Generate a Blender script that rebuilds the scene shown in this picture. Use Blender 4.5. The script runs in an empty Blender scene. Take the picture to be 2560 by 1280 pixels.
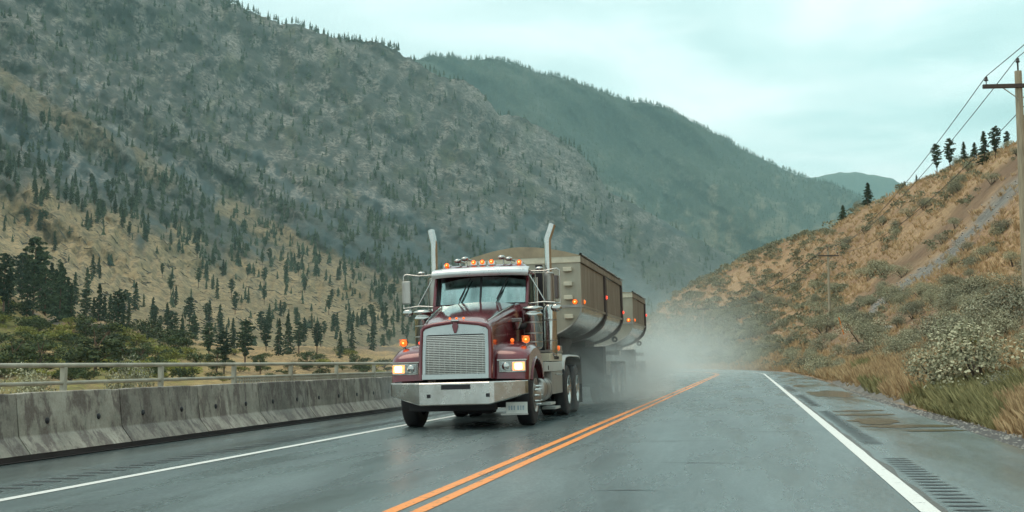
import bpy, math, random, bisect
import numpy as np
from mathutils import Vector, noise as mn
random.seed(7); rng = np.random.default_rng(7)
S = bpy.context.scene; COL = S.collection
PI = math.pi
# ---------------------------------------------------------------- camera (surveyed from the road lines)
F = 2850.0; H = 1.05; BANK = .02
PITCH = math.atan(263 / F); PSI = math.radians(11.6863)
CF = np.array([-math.sin(PSI)*math.cos(PITCH), math.cos(PSI)*math.cos(PITCH), math.sin(PITCH)])
CR = np.array([math.cos(PSI), math.sin(PSI), 0.]); CU = np.cross(CR, CF)
C0 = np.array([0, 0, H])
def bearing(x, y, D):
    """terrain survey point: bearing given in plate units, D = range in metres"""
    return C0 + (CF + CR*((x-1280)/F) - CU*((y-640)/F)) * D
cam = bpy.data.cameras.new('camera'); co = bpy.data.objects.new('camera', cam); COL.objects.link(co)
cam.lens = 36*F/2560; cam.sensor_width = 36; cam.clip_end = 60000; cam.clip_start = .1
co.location = (0, 0, H); co.rotation_euler = (PI/2 + PITCH, 0, PSI); S.camera = co

# ---------------------------------------------------------------- helpers
def lerp(a, b, t): return a + (b-a)*t
def sstep(a, b, v):
    t = min(1., max(0., (v-a)/(b-a))); return t*t*(3-2*t)
def fbm(x, y, z=0, o=4):
    s, a = 0., .5
    for i in range(o):
        s += a*mn.noise((x, y, z)); x *= 2.03; y *= 2.03; a *= .5
    return s
class MB:
    def __init__(s): s.v = []; s.f = []; s.sm = []; s.mi = []; s.m = 0
    def add(s, vs, fs, smooth=False):
        b = len(s.v); s.v += [tuple(p) for p in vs]
        for q in fs: s.f.append(tuple(b+i for i in q)); s.sm.append(smooth); s.mi.append(s.m)
        return s
    def box(s, x0, x1, y0, y1, z0, z1):
        return s.hexa([(x0,y0,z0),(x1,y0,z0),(x1,y1,z0),(x0,y1,z0),(x0,y0,z1),(x1,y0,z1),(x1,y1,z1),(x0,y1,z1)])
    def hexa(s, p):
        return s.add(p, [(0,3,2,1),(4,5,6,7),(0,1,5,4),(1,2,6,5),(2,3,7,6),(3,0,4,7)])
    def tube(s, pts, r, n=10, caps=True):
        pts = [Vector(p) for p in pts]; rs = r if isinstance(r, (list, tuple)) else [r]*len(pts)
        vs = []; up0 = None
        for i, p in enumerate(pts):
            d = (pts[min(i+1, len(pts)-1)] - pts[max(i-1, 0)]).normalized()
            if up0 is None:
                up0 = Vector((0,0,1)) if abs(d.z) < .9 else Vector((1,0,0))
            a = d.cross(up0).normalized(); b = a.cross(d).normalized(); up0 = b
            for k in range(n):
                t = 2*PI*k/n; vs.append(p + (a*math.cos(t) + b*math.sin(t))*rs[i])
        fs = [(i*n+k, i*n+(k+1)%n, (i+1)*n+(k+1)%n, (i+1)*n+k) for i in range(len(pts)-1) for k in range(n)]
        s.add(vs, fs, True)
        if caps:
            s.add(vs[:n], [tuple(range(n))]); s.add(vs[-n:], [tuple(range(n))[::-1]])
        return s
    def lathe(s, prof, c, axis=0, n=32, sx=1):
        """prof = [(along, radius)]"""
        vs = []
        for a, r in prof:
            for k in range(n):
                t = 2*PI*k/n; u, w = r*math.cos(t), r*math.sin(t)
                p = [(a*sx, u, w), (u, a*sx, w), (u, w, a*sx)][axis]
                vs.append((c[0]+p[0], c[1]+p[1], c[2]+p[2]))
        m = len(prof)
        fs = [(i*n+k, i*n+(k+1)%n, (i+1)*n+(k+1)%n, (i+1)*n+k) for i in range(m-1) for k in range(n)]
        s.add(vs, fs, True); return s
    def ball(s, c, r, n=14, m=9, sq=(1,1,1)):
        prof = [(-math.cos(PI*i/m), max(1e-4, math.sin(PI*i/m))) for i in range(m+1)]
        b = len(s.v); s.lathe(prof, (0,0,0), 2, n)
        for i in range(b, len(s.v)):
            p = s.v[i]; s.v[i] = (c[0]+p[0]*r*sq[0], c[1]+p[1]*r*sq[1], c[2]+p[2]*r*sq[2])
        return s
    def prism(s, poly, ax, a, b):
        """poly = 2-D outline in the plane normal to axis ax, from a to b"""
        def P(u, w, t): return [(t,u,w), (u,t,w), (u,w,t)][ax]
        n = len(poly); vs = [P(u, w, a) for u, w in poly] + [P(u, w, b) for u, w in poly]
        fs = [tuple(range(n))[::-1], tuple(range(n, 2*n))] + [(i, (i+1) % n, n+(i+1) % n, n+i) for i in range(n)]
        return s.add(vs, fs)
    def grid(s, rows, smooth=True, close=False):
        n = len(rows[0]); vs = [p for r in rows for p in r]
        k = n if close else n-1
        return s.add(vs, [(i*n+j, i*n+(j+1) % n, (i+1)*n+(j+1) % n, (i+1)*n+j) for i in range(len(rows)-1) for j in range(k)], smooth)
    def build(s, name, mats, parent=None, bevel=0, fix=True):
        me = bpy.data.meshes.new(name); me.from_pydata(s.v, [], s.f)
        if not isinstance(mats, (list, tuple)): mats = [mats]
        for m in mats: me.materials.append(m)
        me.polygons.foreach_set('use_smooth', s.sm); me.polygons.foreach_set('material_index', s.mi)
        if fix:
            import bmesh
            bm = bmesh.new(); bm.from_mesh(me); bmesh.ops.recalc_face_normals(bm, faces=bm.faces); bm.to_mesh(me); bm.free()
        o = bpy.data.objects.new(name, me); COL.objects.link(o); o.parent = parent
        if bevel:
            b = o.modifiers.new('edge', 'BEVEL'); b.width = bevel; b.segments = 2; b.limit_method = 'ANGLE'
        return o
def np_mesh(name, V, Q, mat, parent=None, smooth=False, attr=None):
    me = bpy.data.meshes.new(name); V = np.asarray(V, np.float32); Q = np.asarray(Q, np.int32)
    k = Q.shape[1]; me.vertices.add(len(V)); me.vertices.foreach_set('co', V.ravel())
    me.loops.add(Q.size); me.loops.foreach_set('vertex_index', Q.ravel())
    me.polygons.add(len(Q)); me.polygons.foreach_set('loop_start', np.arange(0, Q.size, k, dtype=np.int32))
    me.polygons.foreach_set('loop_total', np.full(len(Q), k, np.int32))
    me.polygons.foreach_set('use_smooth', np.full(len(Q), smooth))
    me.update(calc_edges=True); me.materials.append(mat)
    if attr is not None:
        a = me.color_attributes.new('cover', 'FLOAT_COLOR', 'POINT'); a.data.foreach_set('color', np.asarray(attr, np.float32).ravel())
    o = bpy.data.objects.new(name, me); COL.objects.link(o); o.parent = parent; return o
def tag(o, label=None, cat=None, group=None, kind=None):
    if label: o['label'] = label
    if cat: o['category'] = cat
    if group: o['group'] = group
    if kind: o['kind'] = kind
    return o
def empty(name, loc, rot=(0,0,0)):
    o = bpy.data.objects.new(name, None); COL.objects.link(o); o.location = loc; o.rotation_euler = rot; o.empty_display_size = .3; return o
def dup(r, parent=None):
    c = r.copy(); COL.objects.link(c); c.parent = parent
    for ch in r.children: dup(ch, c)
    return c

# ---------------------------------------------------------------- materials
def newmat(name):
    m = bpy.data.materials.new(name); m.use_nodes = True; nt = m.node_tree
    b = nt.nodes['Principled BSDF']; return m, nt, b
def N(nt, t, **kw):
    n = nt.nodes.new(t)
    for k, v in kw.items():
        if k in n.inputs: n.inputs[k].default_value = v
        else: setattr(n, k, v)
    return n
def L(nt, a, b): nt.links.new(a, b)
def c4(c): return (c[0], c[1], c[2], 1)
def noise(nt, scale, vec=None, detail=5, rough=.6, dist=0):
    n = N(nt, 'ShaderNodeTexNoise'); n.inputs['Scale'].default_value = scale; n.inputs['Detail'].default_value = detail
    n.inputs['Roughness'].default_value = rough; n.inputs['Distortion'].default_value = dist
    if vec: L(nt, vec, n.inputs['Vector'])
    return n.outputs['Fac']
def ramp(nt, fac, stops):
    r = N(nt, 'ShaderNodeValToRGB'); e = r.color_ramp.elements
    while len(e) < len(stops): e.new(.5)
    for i, (p, c) in enumerate(stops): e[i].position = p; e[i].color = c4(c) if len(c) == 3 else c
    L(nt, fac, r.inputs[0]); return r.outputs[0]
def mix(nt, fac, a, b, mode='MIX'):
    m = N(nt, 'ShaderNodeMix', data_type='RGBA', blend_type=mode)
    for s, v in ((m.inputs[0], fac), (m.inputs[6], a), (m.inputs[7], b)):
        if isinstance(v, (int, float)): s.default_value = v
        elif isinstance(v, tuple): s.default_value = c4(v)
        else: L(nt, v, s)
    return m.outputs[2]
def math_(nt, op, a, b=None, clamp=False):
    m = N(nt, 'ShaderNodeMath', operation=op); m.use_clamp = clamp
    for i, v in enumerate((a, b)):
        if v is None: continue
        if isinstance(v, (int, float)): m.inputs[i].default_value = v
        else: L(nt, v, m.inputs[i])
    return m.outputs[0]
def bump(nt, b, h, strength=.3, dist=.02):
    n = N(nt, 'ShaderNodeBump'); n.inputs['Strength'].default_value = strength; n.inputs['Distance'].default_value = dist
    L(nt, h, n.inputs['Height']); L(nt, n.outputs[0], b.inputs['Normal'])
def objvec(nt, sc=(1,1,1), kind='Object'):
    t = N(nt, 'ShaderNodeTexCoord'); m = N(nt, 'ShaderNodeMapping'); m.inputs['Scale'].default_value = sc
    L(nt, t.outputs[kind], m.inputs['Vector']); return m.outputs[0]
def simple(name, col, rough=.5, metal=0, var=.25, scale=6, coat=0, bmp=0, sc=(1,1,1), dirt=None, spec=.5):
    m, nt, b = newmat(name); v = objvec(nt, sc); n = noise(nt, scale, v)
    col2 = tuple(c*(1-var) for c in col); col3 = tuple(min(1, c*(1+var)) for c in col)
    c = ramp(nt, n, [(.3, col2), (.7, col3)])
    if dirt:
        n2 = noise(nt, scale*.37, v, 8, .7); c = mix(nt, math_(nt, 'MULTIPLY', ramp(nt, n2, [(.48, (0,0,0)), (.66, (1,1,1))]), dirt[1]), c, dirt[0])
    L(nt, c, b.inputs['Base Color']); b.inputs['Metallic'].default_value = metal
    r = ramp(nt, n, [(.3, (rough*.8,)*3), (.7, (min(1, rough*1.25),)*3)]); L(nt, r, b.inputs['Roughness'])
    b.inputs['Coat Weight'].default_value = coat; b.inputs['Coat Roughness'].default_value = .08
    b.inputs['Specular IOR Level'].default_value = spec
    if bmp: bump(nt, b, n, bmp)
    return m
def emis(name, col, st):
    m, nt, b = newmat(name); b.inputs['Base Color'].default_value = c4(col); b.inputs['Roughness'].default_value = .2
    v = objvec(nt); n = noise(nt, 25, v, 2); s = ramp(nt, n, [(.35, (st*.7,)*3), (.65, (st*1.2,)*3)])
    b.inputs['Emission Color'].default_value = c4(col); L(nt, s, b.inputs['Emission Strength']); return m
M = {}
M['maroon'] = simple('maroon_paint', (.13, .007, .015), .22, .15, .25, 2, coat=.8, dirt=((.12,.07,.06), .3))
M['chrome'] = simple('polished_steel', (.50, .49, .46), .14, 1, .12, 3)
M['brushed'] = simple('dull_aluminium', (.42, .40, .37), .38, .85, .2, 5, dirt=((.2,.16,.13), .5), sc=(1,1,.3))
M['bumper'] = simple('bumper_steel', (.55, .54, .51), .24, .95, .12, 4, dirt=((.3,.25,.2), .4))
M['black'] = simple('black_plastic', (.012, .01, .013), .5, 0, .4, 8)
M['dark'] = simple('chassis_grime', (.022, .018, .02), .75, .1, .4, 7)
M['rubber'] = simple('tyre_rubber', (.014, .012, .014), .6, 0, .4, 14, bmp=.2)
M['white'] = simple('white_panel', (.55, .57, .54), .4, .1, .1, 4, dirt=((.3,.26,.22), .5))
M['visor'] = simple('visor_steel', (.62, .63, .63), .3, .6, .08, 4)
M['tarp'] = simple('tan_tarpaulin', (.34, .27, .18), .7, 0, .2, 4, bmp=.3)
M['amber'] = emis('amber_lamp', (1, .16, .015), .75)
M['amber_core'] = emis('amber_filament', (1, .42, .10), 3)
M['red_lamp'] = emis('red_lamp', (1, .05, .02), 1.6)
M['head'] = emis('headlamp_lit', (1, .80, .60), 4)
M['head_glow'] = emis('headlamp_rim_glow', (1, .36, .12), 1.1)
M['lens'] = simple('clear_lens', (.35, .38, .37), .12, .7, .4, 30)
M['concrete'] = None
def glass(name, tint, refl):
    m, nt, b = newmat(name); nt.nodes.remove(b); out = nt.nodes['Material Output']
    t = N(nt, 'ShaderNodeBsdfTransparent'); t.inputs[0].default_value = c4(tint)
    g = N(nt, 'ShaderNodeBsdfGlossy'); g.inputs['Color'].default_value = (.50,.68,.66,1); g.inputs['Roughness'].default_value = .12
    lw = N(nt, 'ShaderNodeLayerWeight'); lw.inputs[0].default_value = .35
    v = objvec(nt, (2.2,1,.5)); n = noise(nt, 1.6, v, 2)
    f = math_(nt, 'ADD', math_(nt, 'MULTIPLY', lw.outputs['Fresnel'], .6), math_(nt, 'MULTIPLY', n, refl), True)
    mx = N(nt, 'ShaderNodeMixShader'); L(nt, f, mx.inputs[0]); L(nt, t.outputs[0], mx.inputs[1]); L(nt, g.outputs[0], mx.inputs[2])
    L(nt, mx.outputs[0], out.inputs['Surface']); return m
M['glass'] = glass('windscreen_glass', (.40, .55, .53), 1.0)

def mat_trailer():
    m, nt, b = newmat('weathered_trailer_side'); v = objvec(nt, (1, 1, .12)); n = noise(nt, 5, v, 6, .7)
    v2 = objvec(nt, (1,1,1)); n2 = noise(nt, 1.2, v2, 5, .65)
    c = ramp(nt, n, [(.32, (.15,.115,.088)), (.5, (.25,.205,.16)), (.68, (.36,.31,.25))])
    c = mix(nt, ramp(nt, n2, [(.45, (0,0,0)), (.75, (.6,.6,.6))]), c, (.15,.10,.075))
    L(nt, c, b.inputs['Base Color']); b.inputs['Metallic'].default_value = .35; b.inputs['Roughness'].default_value = .5
    bump(nt, b, n, .12); return m
M['tside'] = mat_trailer()
M['tfront'] = simple('trailer_front_sheet', (.38, .345, .27), .45, .35, .14, 2.4, dirt=((.22,.18,.14), .5), sc=(1,1,.4))
M['tbelly'] = simple('polished_belly', (.56, .56, .53), .22, .9, .2, 3, sc=(1,1,1), dirt=((.16,.13,.11), .6))
M['cream'] = simple('cream_rail', (.62, .56, .43), .45, .1, .1, 5, dirt=((.3,.24,.18), .4))

def mat_concrete():
    m, nt, b = newmat('stained_concrete'); v = objvec(nt); oi = N(nt, 'ShaderNodeObjectInfo')
    va = N(nt, 'ShaderNodeVectorMath', operation='ADD'); L(nt, v, va.inputs[0]); L(nt, oi.outputs['Location'], va.inputs[1]); v = va.outputs[0]
    n = noise(nt, 1.6, v, 6, .62); nf = noise(nt, 30, v, 4)
    mp = N(nt, 'ShaderNodeMapping'); mp.inputs['Scale'].default_value = (1.2, 2.2, 1.0); L(nt, v, mp.inputs[0])
    n3 = noise(nt, 2.0, mp.outputs[0], 7, .7, .4)
    c = ramp(nt, n, [(.34, (.18,.16,.13)), (.5, (.32,.285,.235)), (.66, (.46,.42,.355))])
    c = mix(nt, ramp(nt, n3, [(.47, (0,0,0)), (.57, (.9,.9,.9))]), c, (.105,.07,.06))
    n4 = noise(nt, 3.1, v, 6, .75)
    c = mix(nt, ramp(nt, n4, [(.56, (0,0,0)), (.7, (.7,.7,.7))]), c, (.33,.33,.27))
    tint = ramp(nt, oi.outputs['Random'], [(0, (.75,.72,.7)), (1, (1.25,1.22,1.18))])
    c = mix(nt, 1., c, tint, 'MULTIPLY'); c = mix(nt, .25, c, ramp(nt, nf, [(.3, (.05,.05,.04)), (.7, (.35,.34,.3))]))
    L(nt, c, b.inputs['Base Color']); b.inputs['Roughness'].default_value = .62; bump(nt, b, nf, .35, .01); return m
M['concrete'] = mat_concrete()
M['foot'] = simple('dark_kerb', (.03,.024,.024), .5, 0, .4, 5)  # near-black tone for the barrier foot and the kerb strip
M['galv'] = simple('galvanised_steel', (.40,.375,.30), .55, .1, .2, 3, dirt=((.2,.16,.11), .5))
M['wood'] = simple('weathered_pole_wood', (.36,.30,.21), .8, 0, .35, 4, sc=(6,6,.4), bmp=.5)
M['arm'] = simple('dark_crossarm_wood', (.08,.06,.05), .8, 0, .3, 6)
M['wire'] = simple('cable_black', (.03,.04,.04), .6)
M['porcelain'] = simple('brown_porcelain', (.05,.04,.04), .3)
M['orange'] = simple('orange_stake_paint', (.75,.22,.04), .6)
M['paleRock'] = simple('pale_boulder', (.42,.4,.36), .85, 0, .3, 5, bmp=.6)

def mat_road():
    m, nt, b = newmat('wet_asphalt'); v = objvec(nt)
    g = noise(nt, 34, v, 4, .8); g2 = noise(nt, 9, v, 6, .65)
    mp = N(nt, 'ShaderNodeMapping'); mp.inputs['Scale'].default_value = (1.1, .16, 1); L(nt, v, mp.inputs[0])
    w = noise(nt, 1.1, mp.outputs[0], 5, .6)
    c = ramp(nt, g, [(.3, (.024,.040,.042)), (.50, (.085,.118,.120)), (.68, (.28,.34,.34))])  # teal sheen of the reflected sky is mixed into the asphalt colour
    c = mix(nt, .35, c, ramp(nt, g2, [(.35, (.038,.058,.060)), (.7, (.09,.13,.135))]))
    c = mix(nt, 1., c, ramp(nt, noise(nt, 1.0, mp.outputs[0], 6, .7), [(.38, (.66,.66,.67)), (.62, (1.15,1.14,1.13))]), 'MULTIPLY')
    L(nt, c, b.inputs['Base Color'])
    sx = N(nt, 'ShaderNodeSeparateXYZ'); L(nt, v, sx.inputs[0])
    # wheel tracks hold a thin film of water, the crown between them is drier; the flat outer shoulder ponds
    rr = ramp(nt, w, [(.35, (.18,)*3), (.65, (.36,)*3)])
    mp2 = N(nt, 'ShaderNodeMapping'); mp2.inputs['Scale'].default_value = (.35, 1.6, 1); L(nt, v, mp2.inputs[0])
    pn = noise(nt, .55, mp2.outputs[0], 4, .6, .3)
    sh = N(nt, 'ShaderNodeMapRange'); L(nt, sx.outputs[0], sh.inputs[0]); sh.inputs[1].default_value = 1.45; sh.inputs[2].default_value = 1.9
    ls = N(nt, 'ShaderNodeMapRange'); L(nt, sx.outputs[0], ls.inputs[0]); ls.inputs[1].default_value = -6.4; ls.inputs[2].default_value = -6.9
    shm = math_(nt, 'ADD', sh.outputs[0], ls.outputs[0], True)
    pud = math_(nt, 'MULTIPLY', ramp(nt, pn, [(.68, (0,0,0)), (.70, (1,1,1))]), shm)
    pi_ = math_(nt, 'SUBTRACT', 1., pud)
    rough = math_(nt, 'ADD', math_(nt, 'MULTIPLY', math_(nt, 'SUBTRACT', rr, math_(nt, 'MULTIPLY', shm, .10)), pi_), .015)
    L(nt, rough, b.inputs['Roughness']); b.inputs['Specular IOR Level'].default_value = 1.
    bp = N(nt, 'ShaderNodeBump'); bp.inputs['Distance'].default_value = .006
    L(nt, math_(nt, 'ADD', g, math_(nt, 'MULTIPLY', g2, .35)), bp.inputs['Height']); L(nt, math_(nt, 'MULTIPLY', pi_, .4), bp.inputs['Strength'])
    L(nt, bp.outputs[0], b.inputs['Normal']); return m
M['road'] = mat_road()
def mat_paint(name, col, chip):
    m, nt, b = newmat(name); v = objvec(nt); n = noise(nt, 14, v, 8, .75); n2 = noise(nt, 60, v, 3)
    c = mix(nt, ramp(nt, n, [(chip, (0,0,0)), (chip+.05, (1,1,1))]), col, (.07,.06,.055))
    c = mix(nt, .3, c, mix(nt, n2, tuple(q*.6 for q in col), tuple(min(1,q*1.2) for q in col)))
    L(nt, c, b.inputs['Base Color']); b.inputs['Roughness'].default_value = .4; bump(nt, b, n2, .3, .004); return m
M['yellow'] = mat_paint('yellow_road_paint', (.95,.30,.045), .56)
M['wpaint'] = mat_paint('white_road_paint', (.78,.78,.74), .60)
M['groove'] = simple('dark_groove', (.035,.037,.038), .5, 0, .3, 9)  # rumble grooves mirror no sky; that darkness is put into this colour
M['crack'] = simple('muddy_seam', (.055,.038,.026), .35, 0, .4, 12, bmp=.3)
M['puddle'] = simple('muddy_water', (.10,.078,.06), .13, 0, .25, 2)
M['gravel'] = simple('dark_gravel', (.075,.07,.066), .8, 0, .7, 60, bmp=.6)

def foliage(name, dark, light, rnd=.35, scale=1.2):
    m, nt, b = newmat(name); v = objvec(nt); n = noise(nt, scale, v, 3); g = N(nt, 'ShaderNodeNewGeometry'); oi = N(nt, 'ShaderNodeObjectInfo')
    f = math_(nt, 'ADD', math_(nt, 'MULTIPLY', n, .55), math_(nt, 'MULTIPLY', g.outputs['Random Per Island'], .5))
    c = ramp(nt, f, [(.25, dark), (.75, light)])
    t = ramp(nt, oi.outputs['Random'], [(0, (1-rnd,)*3), (1, (1+rnd, 1+rnd*.9, 1+rnd*.6))])
    c = mix(nt, 1., c, t, 'MULTIPLY'); L(nt, c, b.inputs['Base Color']); b.inputs['Roughness'].default_value = .75; b.inputs['Specular IOR Level'].default_value = .2
    return m
M['pine'] = foliage('pine_needles', (.016,.026,.016), (.075,.10,.055), .35)
M['pine_far'] = foliage('pine_needles_far', (.022,.034,.022), (.085,.105,.062), .1, .02)
M['bark'] = simple('pine_bark', (.12,.065,.04), .9, 0, .4, 3)
M['leaf'] = foliage('broad_leaves', (.022,.036,.016), (.10,.12,.05), .3)
M['leafy'] = foliage('yellow_green_leaves', (.10,.12,.03), (.36,.34,.09), .3)
M['sage'] = foliage('sagebrush_leaves', (.11,.11,.07), (.43,.42,.30), .3, 2.5)
M['sage_far'] = foliage('sagebrush_leaves_far', (.12,.115,.07), (.38,.37,.25), .1, .3)
M['hay'] = foliage('dry_grass_blades', (.30,.19,.10), (.76,.54,.31), .2, .8)
M['ggrass'] = foliage('green_grass_blades', (.15,.145,.065), (.47,.41,.20), .2, .8)
M['stem'] = simple('woody_stem', (.10,.07,.05), .9)

def mat_terrain(name, sc, pal, det=6):
    """cover attribute: R = dry grass, G = bare scree, B = pale rock, A = green scrub"""
    m, nt, b = newmat(name); v = objvec(nt); a = N(nt, 'ShaderNodeVertexColor', layer_name='cover')
    s = N(nt, 'ShaderNodeSeparateColor'); L(nt, a.outputs['Color'], s.inputs[0])
    n = noise(nt, sc, v, 10, .72); n2 = noise(nt, sc*det, v, 8, .78)
    def two(c): return ramp(nt, n, [(.32, c[0]), (.68, c[1])])
    c = mix(nt, s.outputs[0], two(pal['base']), two(pal['grass']))
    c = mix(nt, s.outputs[1], c, two(pal['scree']))
    rk = math_(nt, 'MULTIPLY', s.outputs[2], ramp(nt, n2, [(.42, (0,0,0)), (.62, (1,1,1))]))
    c = mix(nt, rk, c, two(pal['rock'])); c = mix(nt, math_(nt, 'MULTIPLY', a.outputs['Alpha'], ramp(nt, n2, [(.35, (0,0,0)), (.6, (1,1,1))])), c, two(pal['scrub']))
    c = mix(nt, math_(nt, 'MULTIPLY', math_(nt, 'SUBTRACT', 1., s.outputs[1]), ramp(nt, n2, [(.42, (.7,)*3), (.55, (0,0,0))])), c, pal['speck'])
    L(nt, c, b.inputs['Base Color']); b.inputs['Roughness'].default_value = .9; b.inputs['Specular IOR Level'].default_value = .15
    bump(nt, b, n2, .25, 1.2/sc*.05); return m
M['mount'] = mat_terrain('mountain_cover', .012, dict(base=((.028,.038,.037),(.105,.108,.096)), grass=((.22,.16,.085),(.36,.265,.15)), scree=((.042,.060,.061),(.066,.086,.086)), rock=((.17,.155,.135),(.38,.34,.30)), scrub=((.04,.05,.025),(.11,.12,.05)), speck=(.035,.04,.032)), 12)
M['far'] = mat_terrain('far_mountain_cover', .006, dict(base=((.028,.042,.034),(.066,.080,.060)), grass=((.22,.16,.09),(.30,.23,.14)), scree=((.12,.125,.11),(.16,.165,.15)), rock=((.26,.23,.18),(.36,.32,.26)), scrub=((.035,.045,.03),(.08,.09,.05)), speck=(.02,.028,.02)), 12)
M['valley'] = mat_terrain('valley_cover', .12, dict(base=((.12,.085,.045),(.28,.19,.10)), grass=((.32,.20,.10),(.52,.34,.17)), scree=((.06,.05,.045),(.13,.11,.095)), rock=((.3,.28,.24),(.42,.38,.33)), scrub=((.07,.085,.02),(.26,.25,.06)), speck=(.06,.055,.025)))
M['hill'] = mat_terrain('hill_cover', .7, dict(base=((.22,.13,.075),(.47,.30,.175)), grass=((.36,.23,.125),(.60,.41,.235)), scree=((.10,.095,.088),(.25,.24,.215)), rock=((.05,.034,.030),(.095,.066,.054)), scrub=((.10,.11,.04),(.27,.25,.10)), speck=(.085,.055,.035)), 5)

# ---------------------------------------------------------------- road alignment
R_CURVE, S_CURVE, A_MAX = 150., 92., math.radians(17)
def road_pt(s, t, dz=0):
    """s along, t to the right of the survey line, banked"""
    if s <= S_CURVE: x, y, h = 0., s, 0.
    else:
        a = min((s-S_CURVE)/R_CURVE, A_MAX); x = -R_CURVE*(1-math.cos(a)); y = S_CURVE + R_CURVE*math.sin(a); h = a
        e = s - S_CURVE - a*R_CURVE; x -= e*math.sin(h); y += e*math.cos(h)
    return (x + t*math.cos(h), y + t*math.sin(h), BANK*t + dz)
SS = [-40, -20, -10] + list(np.arange(0, S_CURVE, 4)) + list(np.arange(S_CURVE, 150, 3)) + [160, 180, 210, 250, 300, 380]
def ribbon(name, t0, t1, mat, dz, s0=-40, s1=380, wob=0, nt_=1, kind='structure', step=None):
    ss = [s for s in SS if s0 < s < s1]; ss = [s0]+ss+[s1]
    if step: ss = list(np.arange(s0, s1, step))
    rows = []
    for s in ss:
        f0 = t0(s) if callable(t0) else t0; f1 = t1(s) if callable(t1) else t1
        rows.append([road_pt(s, lerp(f0, f1, k/nt_) + (wob*mn.noise((s*1.3, k*7., t0 if not callable(t0) else 3.)) if wob else 0), dz) for k in range(nt_+1)])
    b = MB(); b.grid(rows, smooth=False); o = b.build(name, mat); 
    tag(o, kind=kind); return o
def edge_t(s): return 3.05 + .65*sstep(30, 60, s) + .12*mn.noise((s*.4, 0, 0))
# ground sheet to the horizon
b = MB(); b.add([(-14000,-3000,-14),(14000,-3000,-14),(14000,16000,-14),(-14000,16000,-14)], [(0,1,2,3)])
tag(b.build('ground', simple('valley_floor', (.16,.12,.07), .9, 0, .3, .01)), kind='structure')
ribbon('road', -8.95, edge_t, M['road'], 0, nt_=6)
ribbon('road_shoulder', lambda s: edge_t(s)-.02, lambda s: edge_t(s)+.45, M['gravel'], -.02)
tag(ribbon('road_marking', -6.29, -6.165, M['wpaint'], .004, wob=0), 'white line')
ribbon('road_marking', 1.13, 1.27, M['wpaint'], .004, s0=-20, s1=380)
ribbon('road_marking', -2.655, -2.545, M['yellow'], .004)
ribbon('road_marking', -2.445, -2.335, M['yellow'], .004)
# muddy seam beside the right edge line
ribbon('road_seam', lambda s: 1.262 + .012*mn.noise((s*.9, 3, 0)), lambda s: 1.30 + .045*max(-.7, mn.noise((s*.9, 9, 0))+.2) , M['crack'], .005, s0=2, s1=44, step=.25)
# rumble strip in groups: flat dark patches painting in grooves that reflect no sky
b = MB()
for (s0, s1) in ((3.0, 12.8), (14.9, 24.4), (27., 36.), (40., 50)):
    s = s0
    while s < s1:
        w = .05 + .012*mn.noise((s*5, 1, 2)); l0 = 1.345+.02*mn.noise((s*3, 8, 2)); l1 = 1.63+.03*mn.noise((s*3, 4, 2))
        p = [road_pt(s-w*.6, l0+.05, .004), road_pt(s-w, (l0+l1)/2, .004), road_pt(s-w*.6, l1-.05, .004), road_pt(s, l1, .004), road_pt(s+w*.6, l1-.05, .004), road_pt(s+w, (l0+l1)/2, .004), road_pt(s+w*.6, l0+.05, .004), road_pt(s, l0, .004)]
        b.add(p, [tuple(range(8))]); s += .236
for s in np.arange(6, 60, .305):
    p = [road_pt(s-.05, -6.98, .004), road_pt(s-.05, -6.68, .004), road_pt(s+.05, -6.68, .004), road_pt(s+.05, -6.98, .004)]
    b.add(p, [(0,1,2,3)])
tag(b.build('rumble_strip', M['groove']), kind='structure')
b = MB()
for (s0, s1, t0, t1, sd) in ((33.5, 40, 1.75, 3.1, 1), (19.4, 21.2, 1.66, 2.5, 2), (18.2, 19.1, 1.75, 3.0, 3), (22.2, 22.9, 1.65, 2.7, 4), (24., 24.6, 1.7, 2.6, 5), (46, 50, 1.7, 2.3, 6), (17.3, 17.7, 2.1, 3.0, 7), (9.4,9.9,2.4,3.0,8)):
    p = []
    for k in range(44):
        a = 2*PI*k/44; q = 1 + .45*mn.noise((math.cos(a)*1.6, math.sin(a)*1.6, sd*3.1)) + .22*mn.noise((math.cos(a)*5, math.sin(a)*5, sd))
        p.append(road_pt((s0+s1)/2+math.sin(a)*(s1-s0)/2*q, (t0+t1)/2+math.cos(a)*(t1-t0)/2*q, .0045))
    b.add(p, [tuple(range(44))])
tag(b.build('puddle', M['puddle']), kind='structure')
# cracks across the lane
b = MB()
for (s, ta, tb) in ((15.6,-1.9,-.2),(12.2,-1.2,.1),(21.,-2.2,-.4),(17.5,-.3,.9),(28,-1.8,.6),(9.6,-1.4,-.7),(34,-2.,.8)):
    n = 14; up = []; dn = []
    for i in range(n+1):
        t = lerp(ta, tb, i/n); k = s + .1*mn.noise((t*2.3, s, 0)); w = .010*math.sin(PI*i/n)*(1+mn.noise((t*7, s, 1)))+.001
        up.append(road_pt(k+w, t, .0045)); dn.append(road_pt(k-w, t, .0045))
    b.grid([up, dn], smooth=False)
tag(b.build('road_crack', M['groove']), kind='structure')

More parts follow.
